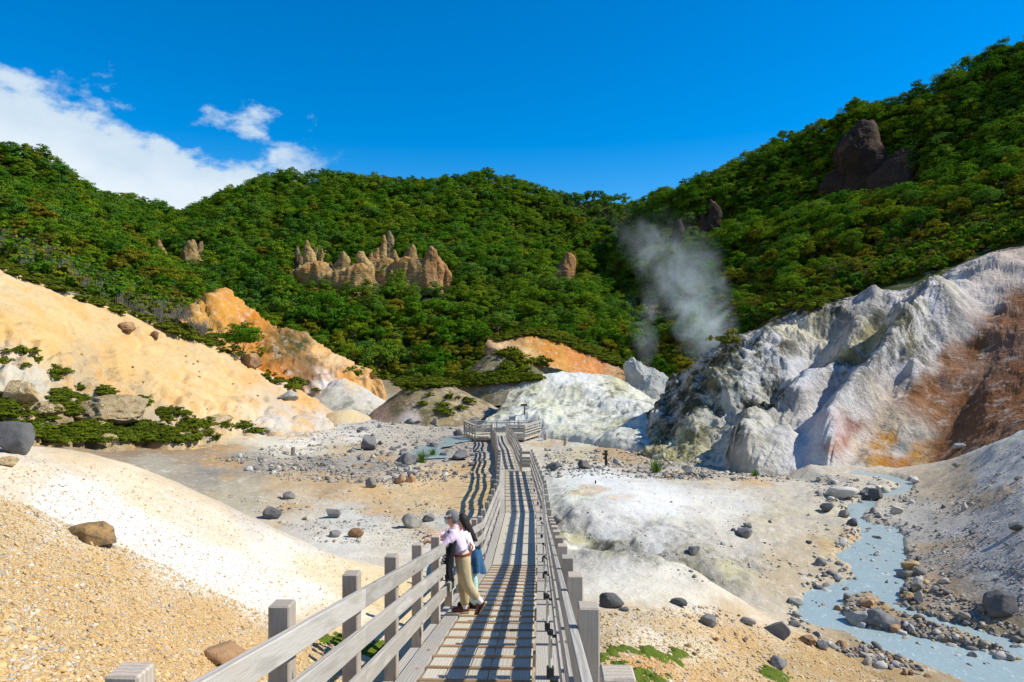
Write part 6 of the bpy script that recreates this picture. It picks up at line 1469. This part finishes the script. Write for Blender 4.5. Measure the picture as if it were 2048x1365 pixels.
def make_man():
    y0 = 10.5; r = tag(link('person', None, None, (-0.74, y0, deck_z(y0))), 'grey haired person in pink shirt and khaki trousers leaning on the left railing', 'person')
    J = {'pelvis': ((0, 0, .87), (.11, .085)), 'waist': ((-.035, 0, .98), (.11, .085)), 'chest': ((-.08, 0, 1.11), (.135, .105)), 'upper': ((-.10, 0, 1.215), (.10, .085)), 'neck': ((-.13, 0, 1.315), .043),
         'head0': ((-.165, 0, 1.385), (.066, .075)), 'head1': ((-.165, 0, 1.455), (.073, .085)),
         'shn': ((-.105, -.165, 1.225), .058), 'eln': ((-.235, -.25, 1.095), .043), 'wrn': ((-.47, -.21, 1.155), .028),
         'shf': ((-.105, .165, 1.225), .058), 'elf': ((-.25, .26, 1.10), .043), 'wrf': ((-.46, .16, 1.15), .028),
         'hipn': ((.01, -.085, .83), .088), 'knn': ((.075, -.10, .475), .06), 'ann': ((.275, -.10, .235), .04), 'heeln': ((.30, -.10, .19), .032),
         'hipf': ((0, .085, .83), .088), 'knf': ((.01, .09, .455), .06), 'anf': ((.04, .08, .10), .04), 'heelf': ((.05, .08, .06), .032)}
    E = body_joints(J); add_hand(J, E, 'n', J['wrn'][0], (-1, .1, -.35), (0, .9, .2)); add_hand(J, E, 'f', J['wrf'][0], (-1, -.5, -.2), (0, -.8, .3))
    skin('body', J, E, C_SKIN, r, root='pelvis')
    g = lambda k, a: (J[k][0], tuple(x + a for x in J[k][1]) if isinstance(J[k][1], tuple) else J[k][1] + a)
    SJ = {'low': ((.0, 0, .80), (.12, .10)), 'hem': ((-.015, 0, .90), (.15, .125)), 'waist': g('waist', .040), 'chest': g('chest', .025), 'upper': g('upper', .022), 'col': ((-.13, 0, 1.285), .058), 'shn': g('shn', .018), 'eln': g('eln', .022), 'cuffn': ((-.36, -.23, 1.125), .042), 'shf': g('shf', .018), 'elf': g('elf', .022), 'cufff': ((-.36, .21, 1.125), .042)}
    skin('shirt', SJ, chain('low', 'hem', 'waist', 'chest', 'upper', 'col') + chain('upper', 'shn', 'eln', 'cuffn') + chain('upper', 'shf', 'elf', 'cufff'), C_PINK, r, root='chest')
    ellipsoid('collar', (-.122, 0, 1.285), (.078, .082, .036), C_PINK, r, (0, -.45, 0))
    TJ = {'top': ((-.015, 0, .97), (.165, .135)), 'pel': ((.012, 0, .84), (.17, .135)), 'hipn': ((.02, -.085, .79), .118), 'knn': ((.08, -.10, .475), .094), 'cn': ((.25, -.10, .265), .068),
          'hipf': ((.01, .085, .79), .118), 'knf': ((.02, .09, .455), .094), 'cf': ((.04, .08, .10), .070)}
    skin('trousers', TJ, chain('top', 'pel', 'hipn', 'knn', 'cn') + chain('pel', 'hipf', 'knf', 'cf'), C_KHAKI, r, root='pel')
    bm = bmesh.new(); n = 28; rings = []
    for z, k in ((.905, 1.0), (.908, 1.05), (.94, 1.05), (.943, 1.0)): rings.append([bm.verts.new((-.008 - (z - .9) * .25 + math.cos(2 * math.pi * i / n) * .146 * k, math.sin(2 * math.pi * i / n) * .176 * k, z)) for i in range(n)])
    for a, b in zip(rings[:-1], rings[1:]):
        for i in range(n): bm.faces.new((a[i], a[(i + 1) % n], b[(i + 1) % n], b[i]))
    me = bpy.data.meshes.new('belt'); bm.to_mesh(me); bm.free(); me.materials.append(C_BELT); link('belt', me, r)
    ellipsoid('hair', (-.148, 0, 1.447), (.103, .096, .112), C_GREYHAIR, r, (0, 0.0, 0), lambda v: v.z < -0.72 or (v.x < 0.12 and v.z < 0.40 - 0.25 * max(0, -v.x - .3)), 0.14, 40)
    ellipsoid('mask', (-.222, 0, 1.395), (.042, .055, .052), C_MASK, r, (0, -.2, 0))
    for s in (-1, 1): ellipsoid('ear', (-.150, s * .082, 1.43), (.020, .010, .032), C_SKIN, r)
    ellipsoid('nose', (-.250, 0, 1.432), (.016, .014, .022), C_SKIN, r)
    gl = link('glasses', limb_mesh('glasses', [((-.236, -.055, 1.450), (-.15, -.088, 1.45), .0025, .0025), ((-.236, .055, 1.450), (-.15, .088, 1.45), .0025, .0025), ((-.243, -.055, 1.455), (-.243, .055, 1.455), .003, .003), ((-.24, -.055, 1.425), (-.245, -.015, 1.425), .0025, .0025), ((-.24, .055, 1.425), (-.245, .015, 1.425), .0025, .0025)], M_BLACK, 5), r)
    for s, a, b in (('n', (.225, -.10, .30), (.292, -.10, .215)), ('f', (.04, .08, .14), (.045, .08, .07))): link('sock', limb_mesh('sock', [(a, b, .047, .044)], C_WHITE, 12), r)
    shoe(r, (.345, -.10, .215), (.225, -.10, .015)); shoe(r, (.085, .08, .022), (-.165, .08, .02))
    return r
man = make_man()
def make_woman():
    y0 = 11.05; r = tag(link('person', None, None, (-0.655, y0, deck_z(y0))), 'person with long dark hair in white top, denim wrap and mint trousers', 'person')
    J = {'pelvis': ((.0, 0, .84), (.12, .095)), 'waist': ((-.02, 0, .95), (.10, .08)), 'chest': ((-.055, 0, 1.07), (.115, .09)), 'upper': ((-.075, 0, 1.165), (.085, .07)), 'neck': ((-.10, 0, 1.26), .042),
         'head0': ((-.13, 0, 1.325), (.058, .066)), 'head1': ((-.13, 0, 1.395), (.066, .08)),
         'shn': ((-.075, -.14, 1.175), .048), 'eln': ((-.20, -.19, 1.03), .036), 'wrn': ((-.40, -.16, 1.13), .025), 'shf': ((-.075, .14, 1.175), .048), 'elf': ((-.2, .2, 1.03), .036), 'wrf': ((-.40, .14, 1.13), .025),
         'hipn': ((.005, -.08, .80), .082), 'knn': ((.05, -.08, .45), .055), 'ann': ((.08, -.08, .09), .036), 'heeln': ((.09, -.08, .055), .03), 'hipf': ((.0, .08, .80), .082), 'knf': ((-.02, .08, .45), .055), 'anf': ((-.02, .08, .09), .036), 'heelf': ((-.01, .08, .055), .03)}
    E = body_joints(J); add_hand(J, E, 'n', J['wrn'][0], (-1, .1, .05), (0, .9, .2)); add_hand(J, E, 'f', J['wrf'][0], (-1, -.2, -.3), (0, -.8, .3))
    skin('body', J, E, C_SKIN, r, root='pelvis')
    g = lambda k, a: (J[k][0], tuple(x + a for x in J[k][1]) if isinstance(J[k][1], tuple) else J[k][1] + a)
    SJ = {'low': ((.0, 0, .78), (.10, .09)), 'hem': ((-.005, 0, .88), (.125, .10)), 'waist': g('waist', .028), 'chest': g('chest', .022), 'upper': g('upper', .018), 'col': ((-.095, 0, 1.225), .055), 'shn': g('shn', .018), 'eln': g('eln', .024), 'cuffn': ((-.33, -.17, 1.095), .036), 'shf': g('shf', .018), 'elf': g('elf', .024), 'cufff': ((-.33, .16, 1.095), .036)}
    skin('top', SJ, chain('low', 'hem', 'waist', 'chest', 'upper', 'col') + chain('upper', 'shn', 'eln', 'cuffn') + chain('upper', 'shf', 'elf', 'cufff'), C_WHITE, r, root='chest')
    TJ = {'top': ((.0, 0, .86), (.14, .115)), 'pel': ((.0, 0, .80), (.14, .12)), 'hipn': ((.01, -.08, .76), .10), 'knn': ((.05, -.08, .45), .08), 'cn': ((.08, -.08, .10), .075), 'hipf': ((.0, .08, .76), .10), 'knf': ((-.02, .08, .45), .08), 'cf': ((-.02, .08, .10), .075)}
    skin('trousers', TJ, chain('top', 'pel', 'hipn', 'knn', 'cn') + chain('pel', 'hipf', 'knf', 'cf'), C_MINT, r, root='pel')
    n, nz = 40, 16; V = []                                             # denim jacket tied round the hips, hanging in folds
    for k in range(nz):
        t = k / (nz - 1); z = .95 - .38 * t
        for i in range(n):
            a = 2 * math.pi * i / n; f = 1 + (0.08 + 0.10 * t) * math.sin(a * 6 + t * 2) * (.3 + t); back = 0.5 + 0.5 * math.cos(a)
            zz = z + (0.10 * t * (1 - back)) + 0.02 * math.sin(a * 5)
            V.append(((.01 + .05 * t * back) + math.cos(a) * (.150 + .015 * t) * f, math.sin(a) * (.165 + .01 * t) * f, zz))
    i = np.arange(n); Fc = [np.stack([k * n + i, k * n + (i + 1) % n, (k + 1) * n + (i + 1) % n, (k + 1) * n + i], -1) for k in range(nz - 1)]
    link('denim_wrap', mesh_np('denim_wrap', np.array(V), np.concatenate(Fc), C_DENIM), r)
    n, nz = 30, 24; V = []                                             # long hair falling down the back
    for k in range(nz):
        t = k / (nz - 1); z = 1.485 - 0.43 * t
        rx = .09 * math.sqrt(max(0.02, 1 - (1 - min(t / .28, 1)) ** 2)) * (1 - .45 * max(0, t - .35)); cx = -.115 + .02 * t + .19 * max(0, t - .25) * 1.1
        for i in range(n):
            a = 2 * math.pi * i / n; fr = 1 if math.cos(a) > -.35 or t < .2 else .55
            V.append((cx + math.cos(a) * rx * fr * (1 + .05 * math.sin(a * 9)), math.sin(a) * rx * (.98 if t < .5 else .98 - .5 * (t - .5)), z))
    i = np.arange(n); Fc = [np.stack([k * n + i, k * n + (i + 1) % n, (k + 1) * n + (i + 1) % n, (k + 1) * n + i], -1) for k in range(nz - 1)]
    link('hair', mesh_np('hair', np.array(V), np.concatenate(Fc), C_HAIR), r)
    ellipsoid('mask', (-.185, 0, 1.335), (.036, .048, .046), C_MASK, r); ellipsoid('nose', (-.205, 0, 1.372), (.014, .012, .02), C_SKIN, r)
    link('strap', limb_mesh('strap', [((-.10, -.10, 1.22), (.055, -.128, 1.0), .010, .010), ((.055, -.128, 1.0), (.03, -.14, .93), .010, .010)], C_ORANGE, 6), r)
    shoe(r, (.13, -.08, .022), (-.105, -.08, .02), C_BLACK); shoe(r, (.03, .08, .022), (-.2, .08, .02), C_BLACK)
make_woman()
def hanging(name, x, y, z0, z1, w, mat, label, cat, folds=5, wx=0.05, seed=1, taper=0.75):
    n, nz = 28, 18; V = []; base = Vector((-0.74 + x, 10.5 + y, deck_z(10.5)))
    for k in range(nz):
        t = k / (nz - 1); z = z0 + (z1 - z0) * t; ww = w * (1 - (1 - taper) * t)
        for i in range(n):
            a = 2 * math.pi * i / n; f = 1 + 0.16 * math.sin(a * folds + seed) * (0.4 + t)
            V.append((math.cos(a) * wx * f + 0.03 * math.sin(t * 4 + seed), math.sin(a) * ww * f, z + 0.03 * math.sin(a * 3) * t))
    i = np.arange(n); Fc = [np.stack([k * n + i, k * n + (i + 1) % n, (k + 1) * n + (i + 1) % n, (k + 1) * n + i], -1) for k in range(nz - 1)]
    o = link(name, mesh_np(name, np.array(V), np.concatenate(Fc), mat), None, base); return tag(o, label, cat)
hanging('jacket', -.15, -.23, 1.15, 0.60, .075, C_BLACK, "black jacket hanging over the pink shirted person's forearm", 'jacket', 4, .055, 2, .6)
hanging('bag', -.23, -.17, 1.02, 0.74, .07, C_STRIPE, 'black and white striped bag held against the railing by the pink shirted person', 'bag', 3, .05, 1, 1.1)

# ------------------------------------------------------------------ signs, stakes
def signpost():
    h = hit(1212, 932); p = h[0]; k = p.y / F; t = tag(link('signpost', None, None, p), 'dark wooden signpost with two small boards pointing left on the far mound', 'signpost')
    M = simple_mat('dark_wood', (0.05, 0.04, 0.032), 0.8, 0.2)
    o = link('post', box_mesh(30 * k, 4.5 * k, 4.5 * k, M, 0.008, 'post'), t, (0, 0, 14 * k), (0, -math.pi / 2, 0))
    for z, w in ((24, 11), (16, 8)): link('board', box_mesh(w * k, 2.0 * k, 4.0 * k, M, 0.006, 'board'), t, (-2.0 * k, -3.3 * k, z * k))
    link('cap', box_mesh(8 * k, 6 * k, 2.2 * k, M, 0.006, 'cap'), t, (-0.5 * k, 0, 30 * k))
signpost()
def notice():
    h = hit(1049, 829); p = h[0]; k = p.y / F; t = tag(link('notice', None, None, p), 'brown notice board on a single post before the white dome', 'sign')
    M = simple_mat('brown_wood', (0.09, 0.05, 0.035), 0.8, 0.2)
    link('post', box_mesh(20 * k, 2.2 * k, 2.2 * k, M, 0.008, 'post'), t, (0, 0, 9 * k), (0, -math.pi / 2, 0)); link('board', box_mesh(13 * k, 1.2 * k, 5 * k, M, 0.006, 'board'), t, (-1 * k, -1.8 * k, 19 * k), (-.5, 0, 0))
notice()
def stump(px, py, w, hh, lean, mat, label, name='stump'):
    h = hit(px, py); p = h[0]; k = p.y / F; r = w / 2 * k; n = 14; V = []; H = hh * k
    for j, (t, rr) in enumerate(((-.2, 1.12), (.2, 1.0), (.6, .95), (.97, .93), (1.0, .80))):
        for i in range(n): a = 2 * math.pi * i / n; q = rr * (1 + .08 * math.sin(a * 3 + px)); V.append((math.cos(a) * r * q + lean * t * H, math.sin(a) * r * q, t * H + (0.04 * H * math.sin(a * 2 + px) if t > .9 else 0)))
    me = bpy.data.meshes.new(name); Fc = [(j * n + i, j * n + (i + 1) % n, (j + 1) * n + (i + 1) % n, (j + 1) * n + i) for j in range(4) for i in range(n)] + [tuple(range(4 * n, 5 * n))]
    me.from_pydata(V, [], Fc); me.materials.append(mat); tag(link(name, me, None, p), label, 'post')
stump(1091, 880, 7, 13, 0.0, M_POST, 'short square stump right of the viewing platform')
stump(1130, 891, 7, 14, 0.15, M_POST, 'leaning stump further right of the viewing platform')
stump(586, 911, 8, 17, 0.0, simple_mat('grey_stump', (0.2, 0.19, 0.17), 0.9), 'short grey post alone on the streaked flat at left')
stump(1191, 967, 3, 6, 0.0, M_BLACK, 'tiny black stake on the white mound', 'stake')
# ------------------------------------------------------------------ steam
def steam(name, base, top, r0, r1, dens, label, seed, thr=0.47):
    a, b = Vector(base), Vector(top); L = (b - a).length; n = 24; V = []; ts = np.linspace(0, 1, 12)
    for t in ts:
        rr = r0 + (r1 - r0) * t ** 0.7
        for i in range(n): V.append((math.cos(2 * math.pi * i / n) * rr, math.sin(2 * math.pi * i / n) * rr, t * L))
    i = np.arange(n); Fc = [tuple(x) for k in range(11) for x in np.stack([k * n + i, k * n + (i + 1) % n, (k + 1) * n + (i + 1) % n, (k + 1) * n + i], -1).tolist()]
    Fc += [tuple(range(n))[::-1], tuple(range(11 * n, 12 * n))]
    m = bpy.data.materials.new(name); m.use_nodes = True; nt = m.node_tree; nt.nodes.clear(); q = NB(nt)
    out = q.n('OutputMaterial'); pv = q.n('VolumePrincipled'); pv.inputs['Color'].default_value = (0.82, 0.94, 1.0, 1); pv.inputs['Anisotropy'].default_value = 0.2
    tc = q.n('TexCoord').outputs['Object']; sx = q.n('SeparateXYZ'); nt.links.new(tc, sx.inputs[0])
    t = q.math('DIVIDE', sx.outputs[2], L); rad = q.math('MULTIPLY_ADD', q.math('POWER', q.math('MAXIMUM', t, 0.0), 0.7), r1 - r0, r0)
    rr = q.math('DIVIDE', q.math('SQRT', q.math('ADD', q.math('POWER', sx.outputs[0], 2.0), q.math('POWER', sx.outputs[1], 2.0))), rad)
    off = q.n('VectorMath', operation='ADD'); nt.links.new(tc, off.inputs[0]); off.inputs[1].default_value = (seed * 3.1, seed * 7.7, 0)
    nz = q.noise(off.outputs[0], 0.17, 7, 0.66, 1.2)
    d = q.ramp(q.math('SUBTRACT', nz, q.math('MULTIPLY', q.math('POWER', rr, 1.5), 0.20)), thr - 0.10, thr + 0.22)
    fade = q.math('MULTIPLY', q.ramp(t, 0.0, 0.06), q.ramp(t, 1.0, 0.45)); edge = q.ramp(rr, 1.0, 0.7)
    nt.links.new(q.math('MULTIPLY', q.math('MULTIPLY', q.math('MULTIPLY', d, fade), edge), dens), pv.inputs['Density'])
    nt.links.new(pv.outputs[0], out.inputs['Volume'])
    me = bpy.data.meshes.new(name); me.from_pydata(V, [], Fc); me.materials.append(m)
    o = link(name, me, None, a); o.rotation_euler = (b - a).to_track_quat('Z', 'Y').to_euler(); tag(o, label, kind='stuff')
steam('steam', P(1430, 715, 100), P(1335, 470, 114), 3.6, 9.5, 0.135, 'dense white steam rising from vents behind the pale cliff', 1, 0.445)
steam('steam', P(1350, 600, 108), P(1268, 425, 122), 3.0, 8.0, 0.07, 'thin upper steam drifting left before the dark hill', 2, 0.46)
steam('steam', P(1292, 735, 104), P(1286, 560, 110), 1.2, 4.5, 0.10, 'thin white steam from the vent behind the white peak', 4, 0.45)
